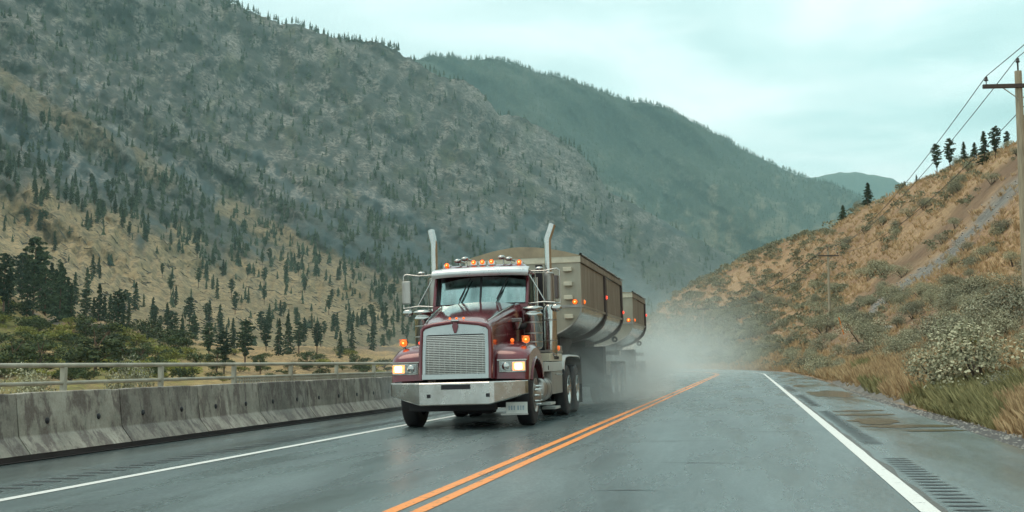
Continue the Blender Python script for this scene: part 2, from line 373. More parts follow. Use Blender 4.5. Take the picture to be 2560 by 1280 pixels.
# ---------------------------------------------------------------- terrain from survey columns
class Terrain:
    def __init__(s, cols, nrow, nx, rough, name, mat, cover, x0=None, x1=None, back=None, power=1., smooth=True):
        s.xs = [c[0] for c in cols]; s.rows = np.array([[q for q in c[1]] for c in cols], float)  # (col,row,3) = point
        s.rl = s.rows.tolist(); s.rough = rough
        X = np.linspace(s.xs[0] if x0 is None else x0, s.xs[-1] if x1 is None else x1, nx)
        k = s.rows.shape[1]; T = np.linspace(0, k-1, nrow)
        V = []; A = []
        for t in T:
            for x in X:
                p = s.at(x, t); V.append(p); A.append(cover(x, t, p))
        i = np.arange(nrow-1)[:, None]*nx + np.arange(nx-1)[None, :]; i = i.ravel()
        s.o = tag(np_mesh(name, V, np.stack([i, i+1, i+nx+1, i+nx], 1), mat, smooth=smooth, attr=A), kind='structure')
    def at(s, x, t):
        xs = s.xs; k = max(0, min(len(xs)-2, bisect.bisect_left(xs, x)-1)); u = (x-xs[k])/(xs[k+1]-xs[k])
        R = s.rl; n = len(R[0])-1; r0 = int(min(max(t, 0), n+.9999-1)); w = t-r0; w2 = w*w; w3 = w2*w
        a = .5*(-w+2*w2-w3); b_ = .5*(2-5*w2+3*w3); c = .5*(w+4*w2-3*w3); d = .5*(w3-w2)
        A, B_ = R[k], R[k+1]; i0, i2, i3 = max(0, r0-1), min(n, r0+1), min(n, r0+2)
        p = [(1-u)*(a*A[i0][q]+b_*A[r0][q]+c*A[i2][q]+d*A[i3][q]) + u*(a*B_[i0][q]+b_*B_[r0][q]+c*B_[i2][q]+d*B_[i3][q]) for q in (0, 1, 2)]
        return s.rough(np.array(p), x, t)

# right-hand hillside --------------------------------------------------------
HK = {2560: [(1122,14.1),(1060,17),(960,24),(870,34),(780,48),(590,82),(352,150)],
      2350: [(1055,19.8),(1010,24),(935,35),(860,50),(770,72),(640,110),(446,185)],
      2160: [(990,34),(962,38),(920,50),(870,68),(790,105),(690,150),(530,230)],
      2040: [(946,67),(938,70),(915,80),(872,105),(790,150),(700,200),(592,270)],
      1977: [(930,106),(926,108),(905,120),(865,145),(790,190),(710,240),(607,300)],
      1850: [(925.6,138),(922,141),(900,155),(865,180),(800,215),(740,255),(655,320)],
      1750: [(924,158),(920,165),(900,180),(870,200),(830,235),(775,280),(712,340)],
      1680: [(924,170),(920,178),(900,195),(875,215),(845,245),(800,290),(752,350)],
      1630: [(923,185),(919,190),(900,210),(885,230),(868,255),(845,300),(800,360)],
      1540: [(922,210),(918,215),(912,235),(905,260),(895,290),(885,330),(870,380)]}
cols = []
for x in sorted(HK):
    pts = [bearing(x, y, D) for y, D in HK[x]]
    r = pts[-1]; d = (r-C0)*np.array([1,1,0]); d /= np.linalg.norm(d)
    pts.append(r + d*60 + np.array([0,0,-12])); pts.append(r + d*200 + np.array([0,0,-max(14, r[2]*.9)]))
    cols.append((x, pts))
sec = cols[-1][1]
for x in (2700, 2900, 3200, 3700, 4500, 6500, 14000):
    d = CF + CR*((x-1280)/F); pts = []
    for p in sec:
        k = p[0]/d[0]; pts.append(np.array([p[0], d[1]*k, p[2]]))
    cols.append((x, pts))
def hill_rough(p, x, t):
    a = sstep(.8, 2.5, t)*sstep(9, 6.5, t)
    if a > 0:
        n = 1.5*fbm(p[0]*.045, p[1]*.045, 1.3) + .35*fbm(p[0]*.25, p[1]*.25, 4.) + .9*mn.noise((p[0]*.02+5, p[1]*.02, 0))
        p = p + np.array([0, 0, 1])*n*a*(.35 if t < 5.2 else .7)*1.2
    elif t > .15: p = p + np.array([0,0,1])*.05*fbm(p[0]*.8, p[1]*.8, 2)
    return p
def band(x, y, pts, w):
    """distance based mask around a polyline"""
    m = w*1.3
    if x < min(q[0] for q in pts)-m or x > max(q[0] for q in pts)+m or y < min(q[1] for q in pts)-m or y > max(q[1] for q in pts)+m: return 0.
    best = 1e9
    for (ax, ay), (bx, by) in zip(pts, pts[1:]):
        dx, dy = bx-ax, by-ay; k = max(0, min(1, ((x-ax)*dx+(y-ay)*dy)/(dx*dx+dy*dy))); best = min(best, math.hypot(x-ax-k*dx, y-ay-k*dy))
    return 1-sstep(w*.6, w*1.3, best)
def rowy(tab, x, t):
    ks = sorted(tab); x = min(max(x, ks[0]), ks[-1]); i = max(0, min(len(ks)-2, bisect.bisect_left(ks, x)-1)); u = (x-ks[i])/(ks[i+1]-ks[i])
    t = min(t, len(tab[ks[0]])-1.0001); r = int(t); w = t-r
    f = lambda c: lerp(tab[c][r][0], tab[c][r+1][0], w)
    return lerp(f(ks[i]), f(ks[i+1]), u)
def hill_cover(x, t, p):
    y = rowy(HK, x, t); n = fbm(p[0]*.09, p[1]*.09, 7); n2 = fbm(p[0]*.3, p[1]*.3, 3)
    j = 26*n2
    scree = band(x, y+j, [(2640,440),(2480,560),(2380,635),(2260,705),(2185,780)], 13)
    scree = max(scree, band(x, y+j*.4, [(2080,925),(2120,900)], 16), band(x, y, [(2110,968),(2230,985),(2330,1000)], 22)*sstep(.9,.2,abs(t-.6)))
    dirt = max(band(x, y+j*.6, [(2600,440),(2450,535),(2300,640),(2170,740),(2080,830)], 20), .9*band(x, y+j, [(2200,780),(2330,760),(2430,700)], 40), .8*band(x, y+j, [(2150,880),(2250,850),(2560,870)], 24), sstep(.1, .35, n), .95*sstep(2.3, 2.8, t)*sstep(4.7, 3.9, t)*sstep(-.35, -.05, n2+n)*sstep(1900, 2100, x))
    dirt *= 1-.8*scree
    if t < 2: dirt *= .25
    green = sstep(2.2, .6, t)*sstep(-.25, .2, n2)*sstep(1950, 2300, x)*.9 + .35*sstep(.1, .4, n2)
    grass = sstep(-.2, .25, n+.3*n2)
    return (grass, min(1, scree), min(1, dirt), min(1, green*(1-scree)))
hill = Terrain(cols, 200, 420, hill_rough, 'hillside', M['hill'], hill_cover, x1=14000)

# left valley bank -----------------------------------------------------------
VK = {-300: [(985,100),(940,170),(860,230),(740,290),(650,340),(670,430),(700,520)],
      0: [(985,110),(940,180),(890,240),(800,300),(724,350),(738,430),(770,520)],
      120: [(985,115),(940,190),(895,250),(840,305),(797,355),(805,430),(820,520)],
      250: [(985,120),(940,200),(900,260),(860,310),(814,360),(825,430),(850,520)],
      460: [(985,130),(945,220),(915,280),(880,330),(843,390),(855,460),(870,560)],
      560: [(980,140),(950,240),(925,300),(900,350),(880,430),(872,520),(880,620)],
      800: [(975,160),(945,280),(920,380),(900,460),(884,560),(872,680),(878,780)],
      1000: [(970,180),(940,320),(918,450),(900,560),(880,700),(868,850),(876,980)],
      1400: [(960,220),(935,400),(915,600),(900,800),(885,1000),(872,1250),(878,1450)],
      1700: [(950,300),(930,500),(915,750),(900,1000),(888,1300),(880,1700),(884,2000)],
      2100: [(950,300),(930,500),(915,750),(900,1000),(890,1300),(884,1700),(886,2300)]}
cols = []
for x in sorted(VK):
    pts = [bearing(x, y, D) for y, D in VK[x]]
    d = CF + CR*((min(x, 1500)-1280)/F); k = -10.9/d[0]; e = np.array([-10.9, d[1]*k, -.45]); k2 = -22/d[0]; e2 = np.array([-22, d[1]*k2, -4.5])
    if x > 1500: e = np.array([-16., 60, -3]); e2 = np.array([-60., 160, -5])
    cols.append((x, [e, e2]+pts))
x = -2500; src = cols[0][1]
d0 = CF + CR*((-300-1280)/F); d1 = CF + CR*((-2500-1280)/F)
cols.insert(0, (-2500, [np.array([p[0], d1[1]*(p[0]/d1[0]), p[2]]) for p in src]))
cols.insert(0, (-9000, [np.array([p[0], (CF+CR*(-10280/F))[1]*(p[0]/(CF+CR*(-10280/F))[0]), p[2]]) for p in src]))
def val_rough(p, x, t):
    a = sstep(.9, 2.2, t)*sstep(8.2, 7, t)
    D = math.hypot(p[0], p[1])
    return p + np.array([0,0,1])*a*(D*.012*fbm(p[0]*6/D+x*.01, p[1]*.02, 2) + .6*fbm(p[0]*.05, p[1]*.05, 1.))
def val_cover(x, t, p):
    n = fbm(x*.012, t*1.6, 5); n2 = fbm(p[0]*.03, p[1]*.03, 2)
    cut = sstep(.42, .1, abs(t-5.72+.25*n2))*sstep(520, 470, x)*sstep(30, 70, x)*sstep(-.2, .1, mn.noise((x*.02, 3, 3))+.15)
    cut = max(cut, band(x, t*40, [(850,262),(1000,258)], 16)*.7)
    green = sstep(5.9, 4.9, t)*sstep(-.15, .2, n+.15)*sstep(620, 420, x)
    return (sstep(-.2, .2, n2+.05), cut, 0, max(green, .5*sstep(0, .3, n2)*sstep(6.2,5,t)))
valley = Terrain(cols, 110, 460, val_rough, 'valley_bank', M['valley'], val_cover, x0=-2500)

# mountains ------------------------------------------------------------------
MK = {-500: ((700,420),(-1000,2000)), 0: ((765,440),(-420,2200)), 300: ((850,480),(-180,2350)), 450: ((872,520),(-70,2400)), 560: ((885,560),(-6,2450)), 625: ((885,590),(32,2480)), 700: ((885,640),(62,2500)), 740: ((885,665),(58,2500)), 800: ((885,700),(82,2520)), 900: ((885,780),(106,2550)), 960: ((884,830),(118,2570)), 1040: ((882,880),(155,2600)), 1100: ((880,930),(190,2600)), 1160: ((880,980),(205,2600)), 1210: ((878,1020),(240,2600)),
      1245: ((877,1060),(283,2600)), 1300: ((875,1100),(290,2610)), 1370: ((873,1180),(325,2650)), 1450: ((872,1270),(375,2680)), 1490: ((872,1320),(425,2700)), 1515: ((873,1350),(468,2720)), 1600: ((875,1480),(515,2800)), 1700: ((878,1650),(577,2900)), 1830: ((880,1900),(645,3050)), 1950: ((885,2200),(745,3200)), 2120: ((890,2500),(870,3400))}
NR = 6
cols = []
def prof(v): return v
for x in sorted(MK):
    (yb, Db), (yr, Dr) = MK[x]; pts = []
    for i in range(NR+1):
        v = i/NR; pts.append(bearing(x, lerp(yb, yr, v), lerp(Db, Dr, v**.95)))
    r = pts[-1]; d = (r-C0)*np.array([1,1,0]); d /= np.linalg.norm(d)
    pts.append(r + d*300 - np.array([0,0,60])); pts.append(r + d*1200 - np.array([0,0,500]))
    pts.insert(0, pts[0]*np.array([.8,.8,1]) - np.array([0,0,25.])); cols.append((x, pts))
def m1y(x, t):
    ks = sorted(MK); x = min(max(x, ks[0]), ks[-1]); i = max(0, min(len(ks)-2, bisect.bisect_left(ks, x)-1)); u = (x-ks[i])/(ks[i+1]-ks[i])
    yb = lerp(MK[ks[i]][0][0], MK[ks[i+1]][0][0], u); yr = lerp(MK[ks[i]][1][0], MK[ks[i+1]][1][0], u)
    return lerp(yb, yr, (t-1)/NR), yb, yr
def skew(x, y): return (y-.60*x), (x+.6*y)
def m1_rough(p, x, t):
    y, yb, yr = m1y(x, t); c, a = skew(x, y)
    w = sstep(1.0, 2.4, t)*sstep(7.6, 7.0, t)
    ln = math.hypot(p[0], p[1]); dr = np.array([p[0]/ln, p[1]/ln, 0])
    n = 90*mn.noise((c*.006, a*.0014, 1)) + 45*mn.noise((c*.018, a*.004, 5)) + 26*fbm(c*.05, a*.02, 2) 
    big = w*n
    p = p + dr*big + np.array([0,0,1])*w*(8*fbm(x*.045, y*.045, 8, 5))
    if t > 6.3: p = p + np.array([0,0,1])*sstep(6.3, 7, t)*9*fbm(x*.05, 0, 3, 4)
    return p
def m1_masks(x, y, yr):
    c, a = skew(x, y)
    n = fbm(x*.012, y*.012, 1, 5); st = fbm(c*.016, a*.003, 4, 4)
    tanl = 475 + .26*x + 60*st*2
    tan_ = sstep(-60, 50, y-tanl + 110*n)*sstep(1120, 850, x+100*n)
    tan_ = max(tan_, .5*band(x, y, [(-20,170),(110,290),(280,370),(420,450)], 24), .75*band(x, y+30*n, [(560,505),(680,570),(860,680)], 26), .5*band(x,y+30*n,[(840,640),(1000,720)],20))
    tal = 0
    for pts, w in (([(-50,290),(90,360),(260,455)], 26), ([(420,400),(560,500),(640,540)], 15), ([(640,380),(760,500),(830,560)], 14), ([(900,480),(1040,560),(1160,650)], 20), ([(280,330),(330,420)], 18), ([(1180,560),(1330,680),(1450,760)], 30), ([(740,560),(900,640)],14), ([(1330,560),(1500,650),(1620,740)], 34), ([(1000,600),(1130,700)], 22), ([(180,210),(240,250)], 12)):
        tal = max(tal, band(x+12*n, y+30*n, pts, w))
    tal = max(tal, sstep(.16, .3, fbm(c*.022, a*.0035, 9, 3))*sstep(250, 420, y)*sstep(900, 700, y)*.8)
    tal *= sstep(.9, .3, tan_)
    rock = sstep(.02, .3, fbm(x*.03, y*.03, 6, 5)+.12) * sstep(520, 380, y - .12*x)
    rock = max(rock, band(x, y, [(1190,250),(1245,300)], 36), band(x, y, [(1330,340),(1410,420),(1490,480)], 42), .8*band(x, y, [(520,200),(560,250)], 26), .8*band(x, y+20*n, [(1230,330),(1290,420)], 20))
    rock *= 1-tan_
    return tan_, tal, rock, n
def m1_cover(x, t, p):
    y, yb, yr = m1y(x, t); tan_, tal, rock, n = m1_masks(x, y, yr)
    scr = .6*sstep(0, .35, fbm(x*.02, y*.02, 12)) + .5*sstep(640, 860, y)*sstep(-.1,.2,n)
    return (tan_, tal, rock*.95, min(1, scr)*(1-.5*tan_)*(1-tal))
mount = Terrain(cols, 330, 560, m1_rough, 'mountain', M['mount'], m1_cover, x0=-500)

def ridge_terrain(name, ridge, Db, yb, Dr, mat, rough, cover, nr, nx):
    cols = []
    for i, (x, y) in enumerate(ridge):
        D = Dr[0] + (Dr[1]-Dr[0])*i/(len(ridge)-1); pts = []
        for k in range(NR+1): v = k/NR; pts.append(bearing(x, lerp(yb, y, v), lerp(Db, D, v)))
        r = pts[-1]; d = (r-C0)*np.array([1,1,0]); d /= np.linalg.norm(d); pts.append(r+d*600-np.array([0,0,90])); pts.append(r+d*2000-np.array([0,0,700]))
        cols.append((x, pts))
    return Terrain(cols, nr, nx, rough, name, mat, cover)
M2R = [(600,330),(850,190),(960,148),(1040,137),(1120,140),(1200,153),(1300,174),(1400,203),(1500,235),(1600,274),(1700,302),(1800,342),(1900,385),(2000,435),(2080,462),(2150,494),(2250,565),(2400,680)]
def interp(tab, x):
    i = max(0, min(len(tab)-2, bisect.bisect_left(tab, (x,))-1)); (a, b_), (c, d) = tab[i], tab[i+1]; return lerp(b_, d, min(1, max(0, (x-a)/(c-a))))
def m2_rough(p, x, t):
    y = lerp(900, interp(M2R, x), t/NR); c, a = y-.75*x, x+.75*y; w = sstep(0, 1.5, t)*sstep(6.8, 6, t)
    ln = math.hypot(p[0], p[1]); dr = np.array([p[0]/ln, p[1]/ln, 0])
    return p + dr*w*(260*mn.noise((c*.006, a*.0015, 3)) + 120*mn.noise((c*.016, a*.004, 6)) + 50*fbm(c*.04, a*.015, 2)) + np.array([0,0,1])*(w*22*fbm(x*.03, y*.03, 2)+sstep(5,6,t)*10*fbm(x*.03,0,7))
def m2_cover(x, t, p):
    y = lerp(900, interp(M2R, x), t/NR); n = fbm(x*.01, y*.01, 3, 5); n2 = fbm(x*.025, y*.03, 5, 5)
    tan_ = .8*sstep(.0, .25, n2 + .5*(sstep(400, 620, y)-.6)) * sstep(250, 420, y)
    rock = .8*sstep(.05, .3, n2)*sstep(330, 500, y)
    return (tan_*.7, .3*sstep(.1,.3,n), rock, .5)
mount2 = ridge_terrain('mountain', M2R, 3300, 905, (4600, 5400), M['far'], m2_rough, m2_cover, 200, 420)
M3R = [(1850,560),(1950,480),(2010,448),(2065,436),(2120,432),(2160,434),(2210,444),(2260,462),(2350,520),(2500,620)]
ridge_terrain('mountain', M3R, 7600, 905, (9000, 9200), M['far'], lambda p, x, t: p + np.array([0,0,1])*(120*fbm(x*.012, t*.5, 2))*sstep(0,2,t)*sstep(6.4,5.6,t)+np.array([0,0,1])*12*fbm(x*.03,1,1), lambda x, t, p: (.1, 0, .1, .5), 60, 120)

# ---------------------------------------------------------------- vegetation prototypes
def pine_meshes(kind, seed):
    """returns trunk MB, crown MB for a unit-high conifer"""
    rr = random.Random(seed); tr = MB(); cr = MB()
    lean = rr.uniform(-.02, .02)
    tr.tube([(0,0,-.03),(lean*.5,0,.5),(lean,0,.97)], [.016, .011, .002], 6)
    n = 26 if kind != 'ponderosa' else 20; base = {'fir': .10, 'spruce': .05, 'ponderosa': .32, 'snag': .2}[kind]
    for i in range(n):
        t = i/(n-1); z = lerp(base, .985, t)
        if kind == 'ponderosa': R = .17*math.sin(PI*min(1, (.12+.88*(1-t))))**.6*(1 if t < .9 else .6)
        elif kind == 'snag': R = .10*(1-t)+.02
        else: R = (.165 if kind == 'fir' else .2)*(1-t)**.8*(1 if t > .06 else .7)+.008
        for k in range(7 if kind != 'snag' else 3):
            if rr.random() < .16: continue
            a = rr.uniform(0, 2*PI); r = R*rr.uniform(.55, 1.15); dz = -r*rr.uniform(.15, .5) if kind != 'ponderosa' else r*rr.uniform(-.15, .3)
            ca, sa = math.cos(a), math.sin(a); zz = z + rr.uniform(-.02, .02)
            # each limb: spray of needle tufts as small crossed leaves
            for q in (.35, .62, .88, 1.):
                cx_, cy_, cz_ = lean*z+ca*r*q, sa*r*q, zz+dz*q; w = (.030 if kind != 'ponderosa' else .036)*rr.uniform(.6, 1.3)*(1.15-.4*q)
                for m in range(2):
                    b1 = rr.uniform(0, 2*PI); u = Vector((math.cos(b1), math.sin(b1), rr.uniform(-.5, .5)))*w; v_ = Vector((rr.uniform(-.4,.4), rr.uniform(-.4,.4), -1 if m else .8)).normalized()*w*.75
                    c_ = Vector((cx_, cy_, cz_))
                    cr.add([c_-u, c_+v_, c_+u, c_-v_*.6], [(0,1,2,3)])
    return tr, cr
def bush_mesh(seed, n, flat=.8, leaf=.09, spread=1., stems=5, face=0., nl=9, lr_=(.22, .4)):
    rr = random.Random(seed); cr = MB(); st = MB()
    lobes = [(rr.uniform(-.42, .42), rr.uniform(-.42, .42), rr.uniform(.25, .55)*flat, rr.uniform(*lr_)) for _ in range(nl)]
    for i in range(n):
        lx, ly, lz, lr = rr.choice(lobes); a = rr.uniform(0, 2*PI); h = rr.uniform(-.5, 1); q = lr*rr.uniform(.6, 1.08); s = math.sqrt(max(0, 1-h*h))
        c = Vector((lx+math.cos(a)*s*q, ly+math.sin(a)*s*q, max(.02, lz+h*q*flat)))
        d = Vector((math.cos(a)*s+rr.uniform(-.5,.5), math.sin(a)*s+rr.uniform(-.5,.5), h+.6+rr.uniform(-.3,.3))).normalized(); w = leaf*rr.uniform(.5, 1.3)
        u = d.cross(Vector((rr.uniform(-1,1), rr.uniform(-1,1), rr.uniform(-1,1)))).normalized()*w*.45
        if rr.random() < face:
            v_ = d.cross(u).normalized()*w*.5; cr.add([c-u, c-v_, c+u, c+v_], [(0,1,2,3)]); continue
        cr.add([c-u, c+d*w*.5-u*.2, c+d*w, c+u], [(0,1,2,3)])
    for i in range(stems):
        lx, ly, lz, lr = lobes[i]; st.tube([(lx*.15, ly*.15, -.05), (lx*.6, ly*.6, lz*.5), (lx, ly, lz)], [.03, .02, .008], 5)
    return st, cr
def leaf_tree(seed, n=1500):
    rr = random.Random(seed); tr = MB(); cr = MB()
    tr.tube([(0,0,-.04),(.01,.01,.3),(.02,0,.6)], [.022,.016,.008], 7)
    blobs = []
    for i in range(16):
        a = rr.uniform(0, 2*PI); z = rr.uniform(.2, .9); r = .30*math.sin(PI*min(.97, (z-.05)))**.7*rr.uniform(.4, 1)
        c = (math.cos(a)*r, math.sin(a)*r, z); blobs.append((c, rr.uniform(.08, .15))); tr.tube([(0.01,0,z*.55),(c[0]*.6,c[1]*.6,z*.85),c], [.010,.006,.002], 4)
    for i in range(n):
        c, q = rr.choice(blobs); d = Vector((rr.gauss(0,1), rr.gauss(0,1), rr.gauss(0,1))).normalized(); p = Vector(c)+d*q*rr.uniform(.5, 1.1); w = .022*rr.uniform(.6, 1.4)
        u = d.cross(Vector((rr.uniform(-1,1), rr.uniform(-1,1), rr.uniform(-1,1)))).normalized()*w; v_ = d.cross(u).normalized()*w
        cr.add([p-u, p-v_*.7+d*w*.3, p+u, p+v_*.7], [(0,1,2,3)])
    return tr, cr
def proto(name, pair, mats, names):
    root = empty(name, (0,0,0)); a = pair[0].build(names[0], mats[0], root, fix=False); b_ = pair[1].build(names[1], mats[1], root, fix=False); return root
def drop(o): 
    for c in list(o.children): bpy.data.objects.remove(c)
    bpy.data.objects.remove(o)
def place(pr, name, p, h, label, cat, group=None, w=1., rz=None, tilt=0):
    c = dup(pr); c.name = name; c.location = p; c.rotation_euler = (random.uniform(-tilt, tilt), random.uniform(-tilt, tilt), random.uniform(0, 6.28) if rz is None else rz)
    c.scale = (h*w, h*w, h); tag(c, label, cat, group); return c
def names_fix(o, kinds):
    for ch in o.children:
        for k in kinds:
            if ch.name.startswith(k): pass
pines = [proto('pine_tree', pine_meshes(k, i+3), (M['bark'], M['pine']), ('trunk', 'crown')) for i, k in enumerate(['fir', 'spruce', 'ponderosa', 'ponderosa', 'fir', 'snag'])]
sages = [proto('sagebrush', bush_mesh(i+20, 3600, 1.0, .036, face=.6, nl=6, lr_=(.26, .42)), (M['stem'], M['sage']), ('stem', 'foliage')) for i in range(5)]
shrubs = [proto('shrub', bush_mesh(i+40, 700, 1., .10), (M['stem'], M['leaf']), ('stem', 'foliage')) for i in range(3)]
yshrubs = [proto('yellow_shrub', bush_mesh(i+50, 600, .7, .10), (M['stem'], M['leafy']), ('stem', 'foliage')) for i in range(2)]
ltrees = [proto('broadleaf_tree', leaf_tree(i+60), (M['bark'], M['leaf']), ('trunk', 'crown')) for i in range(3)]

def find_t(ter, x, ytar, t0, t1, n=60):
    """row parameter at which the terrain column reaches a given bearing height (first from below)"""
    best, bt = 1e9, t0
    for i in range(n+1):
        t = lerp(t0, t1, i/n); p = ter.at(x, t) - C0; z = p@CF; y = 640 - F*(p@CU)/z
        if abs(y-ytar) < best: best, bt = abs(y-ytar), t
    return bt
def scr(p):
    q = np.asarray(p)-C0; z = q@CF; return 1280+F*(q@CR)/z, 640-F*(q@CU)/z, z

# prominent pines on the near bench, left: (x, base y, range, height px, kind, label)
NP = [(8,800,395,235,2,'tall dark pine cut by the photo edge on the left bench'),
      (52,778,380,170,3,'broad dark pine in the left clump with bare trunk showing'),
      (82,785,372,200,2,'tallest bushy pine of the left clump above the green bank'),
      (112,790,385,190,0,'dense dark pine just right of the tallest pine on the bench'),
      (28,760,410,150,0,'dark pine behind the left clump above the green bank'),
      (138,800,380,150,1,'narrow dark pine with low branches right of the left clump'),
      (158,806,385,160,0,'layered spruce shaped pine with sagging boughs on the bench edge'),
      (176,800,395,110,4,'short dark pine beside the layered spruce shaped pine'),
      (212,815,400,110,2,'loose pine with a gap below its crown on the bench'),
      (245,820,395,132,0,'pointed dark pine standing alone in the middle of the bench'),
      (272,800,430,85,4,'small pointed pine behind the eroded cut bank'),
      (290,832,392,128,3,'full dark pine right above the cut bank edge'),
      (318,826,400,80,4,'small dark pine at the right end of the bench row')]
NP += [(20,790,375,175,4,'full dark fir low in the left clump beside the trunk of the broad pine'),(66,792,378,165,0,'dark fir filling the gap left of the tallest pine'),(98,794,385,160,4,'dark fir filling the gap right of the tallest pine'),(126,798,378,165,4,'steep dark fir near the right side of the left clump'),(148,804,372,175,1,'second layered dark pine at the right side of the left clump'),(168,808,376,135,4,'short full fir under the layered pine'),(232,818,400,90,4,'low full fir left of the pointed dark pine'),(258,822,398,100,0,'low dark fir right of the pointed dark pine'),(303,832,396,100,4,'short dense fir right of the cut bank pine')]
for x, yb, D, hp, k, lab in NP:
    hp *= .98 if 'tallest bushy' in lab else .72 if x < 40 else .86
    t = find_t(valley, x, yb, 4.5, 7.5); p = valley.at(x, t); D2 = scr(p)[2]
    place(pines[k], 'pine_tree', p-np.array([0,0,.4]), hp*D2/F, lab, 'pine tree', 'dark pines on the near bench', w=1.05)
# mid trees by the river flats
MP = [(520,905,100,2,.0,'dark bushy tree just above the railing left of the pair'),(560,935,110,3,0,'wide dark tree rising behind the railing'),(603,925,125,2,0,'taller dark tree of the pair behind the railing'),
      (680,890,95,0,0,'tall dark pine in the flat left of the two close pines'),(705,890,108,1,0,'tall pine with drooping top on the flat'),(735,888,85,2,0,'round topped pine on the flat beside the tall ones'),
      (843,895,70,0,0,'compact pointed pine at the field edge'),(790,888,80,2,0,'loose pine at the far edge of the tan field'),(870,880,70,0,0,'narrow pine at the foot of the forest slope'),(650,885,75,3,0,'rounded pine left of the tall pair on the flat'),(920,880,74,4,0,'slim pine near the truck at the foot of the slope'),(480,868,80,2,0,'pine above the grey cut bank'),(430,862,84,3,0,'pine clump member behind the grey cut bank'),(455,862,70,0,0,'pointed pine behind the grey cut bank')]
for x, yb, hp, k, _, lab in MP:
    t = find_t(valley, x, yb, 2.2, 7.5); p = valley.at(x, t); D2 = scr(p)[2]
    place(pines[k], 'pine_tree', p-np.array([0,0,.4]), hp*D2/F, lab, 'pine tree', 'pines on the river flats', w=1.25 if k in (2,3) else 1)
# bushes and small broadleaf trees on the near bank
rs = random.Random(5)
BL = [(30,940,120,'leafy dark tree at the photo edge behind the railing'),(100,935,105,'round leafy tree behind the railing near the left post'),(235,940,150,'large pale green leafy tree growing behind the railing'),(180,930,90,'small leafy tree between two larger ones behind the railing'),(300,915,80,'dark leafy tree right of the large pale one'),(350,905,60,'dark low leafy tree on the tan bank'),(215,850,75,'leafy tree at the foot of the pine row'),(270,870,70,'leafy tree below the pointed pine'),(540,930,60,'leafy tree at the foot of the dark pair'),(390,940,52,'leafy thicket tree behind the second railing post'),(60,900,80,'leafy tree on the green bank above the round one'),(640,935,50,'low leafy tree right of the dark pair'),(760,925,48,'low leafy tree behind the third railing post'),(880,922,44,'low leafy tree behind the fourth railing post')]
for x, yb, hp, lab in BL:
    t = find_t(valley, x, yb, 2.1, 6.5); p = valley.at(x, t); D2 = scr(p)[2]
    place(ltrees[rs.randrange(3)], 'broadleaf_tree', p-np.array([0,0,.3]), hp*D2/F, lab, 'tree', 'leafy trees on the near bank', w=rs.uniform(1.25, 1.7))
for i in range(210):
    x = rs.uniform(-20, 980) if i % 2 else rs.uniform(-20, 460); t = rs.uniform(2.6, 5.7); p = valley.at(x, t); X_, Y_, Z_ = scr(p)
    if Y_ > 985: continue
    g = rs.random() < (.55 if x < 450 else .2)
    hp = rs.uniform(14, 34)*(1.2 if x < 500 else .8)
    place((yshrubs if g else shrubs)[rs.randrange(2)], 'yellow_shrub' if g else 'shrub', p, hp*Z_/F, 'yellow green shrub on the near river bank' if g else 'dark green shrub on the near river bank', 'shrub', 'yellow shrubs on the river bank' if g else 'green shrubs on the river bank', w=rs.uniform(1.2, 2.))
# pale bushes poking over the barrier
for x, D, hp, lab, w in ((100,20,62,'pale green bush poking over the barrier near the photo edge',1.1),(312,24,86,'taller pale green bush leaning over the barrier by the second post',1.0)):
    p = bearing(x, 1000, D); p[2] = -.35; yb_ = scr(p)[1]; top = {100: 953, 312: 932, 180: 968, 372: 950}[x]; hh = (yb_-top)*D/F
    place(sages[rs.randrange(5)], 'roadside_bush', p, hh*1.45, lab, 'bush', None, w=w*.55)

# pines on the slopes ---------------------------------------------------------
def tree_density(x, y, yr):
    tan_, tal, rock, n = m1_masks(x, y, yr)
    n2 = fbm(x*.02, y*.012, 21, 4)
    d = .20 + 1.0*sstep(.04, .22, n2)
    d *= 1 - .86*tan_; d *= 1-.85*tal; d *= 1 - .35*rock*sstep(500, 250, y)
    bandd = sstep(170, 30, abs(y-(400+.28*x)))            # the wooded belt above the dry slopes
    d += .95*bandd*(1-tal)*(1-.6*tan_)
    d += .16*sstep(60, 10, abs(y-(800+.04*x)))*sstep(250, 450, x)
    d *= .12 + 1.7*sstep(-.04, .24, mn.noise((x*.045, y*.03, 40)) + .6*mn.noise((x*.13, y*.09, 41)))
    return d*.72
cand = []
for i in range(21000):
    x = rng.uniform(-60, 1900); t = rng.uniform(1.02, 7.0); y, yb, yr = m1y(x, t)
    if y < -12: continue
    if rng.uniform() > tree_density(x, y, yr)*(yb-max(yr, -10))/800 * 1.25: continue
    p = mount.at(x, t); X_, Y_, Z_ = scr(p)
    if Y_ < -10 or X_ < -20: continue
    h = 5 + 11*rng.uniform()**1.4; cand.append((h/Z_, p, h, Z_, x, y))
for x in np.arange(540, 1820, 5.0):      # ridge-line trees
    yr = m1y(x, 7)[2]
    dens = .75 if x < 1010 else .35
    if rng.uniform() < dens*(.5+.9*(mn.noise((x*.03, 2, 2))+.35)): p = mount.at(x, 6.98); cand.append((.004, p, rng.uniform(9, 20), scr(p)[2], x, yr))
print('pines on the mountain', len(cand))
near = sorted(range(len(cand)), key=lambda i: -cand[i][0])[:262]; nset = set(near)
for i in near:
    _, p, h, Z_, x, y = cand[i]
    tan_ = m1_masks(x, y, 0)[0]
    lab = ('small pine standing on the open tan slope' if tan_ > .5 else 'pine in the wooded belt above the tan slope') if y < 780 else 'pine at the wooded foot of the mountain'
    place(pines[int(rng.choice([0,2,3,4,0,5], p=[.25,.25,.2,.2,.06,.04]))], 'pine_tree', p-np.array([0,0,.3]), h*1.05, lab, 'pine tree', lab.replace('small pine', 'small pines'), w=rng.uniform(.85, 1.3))
logs = []
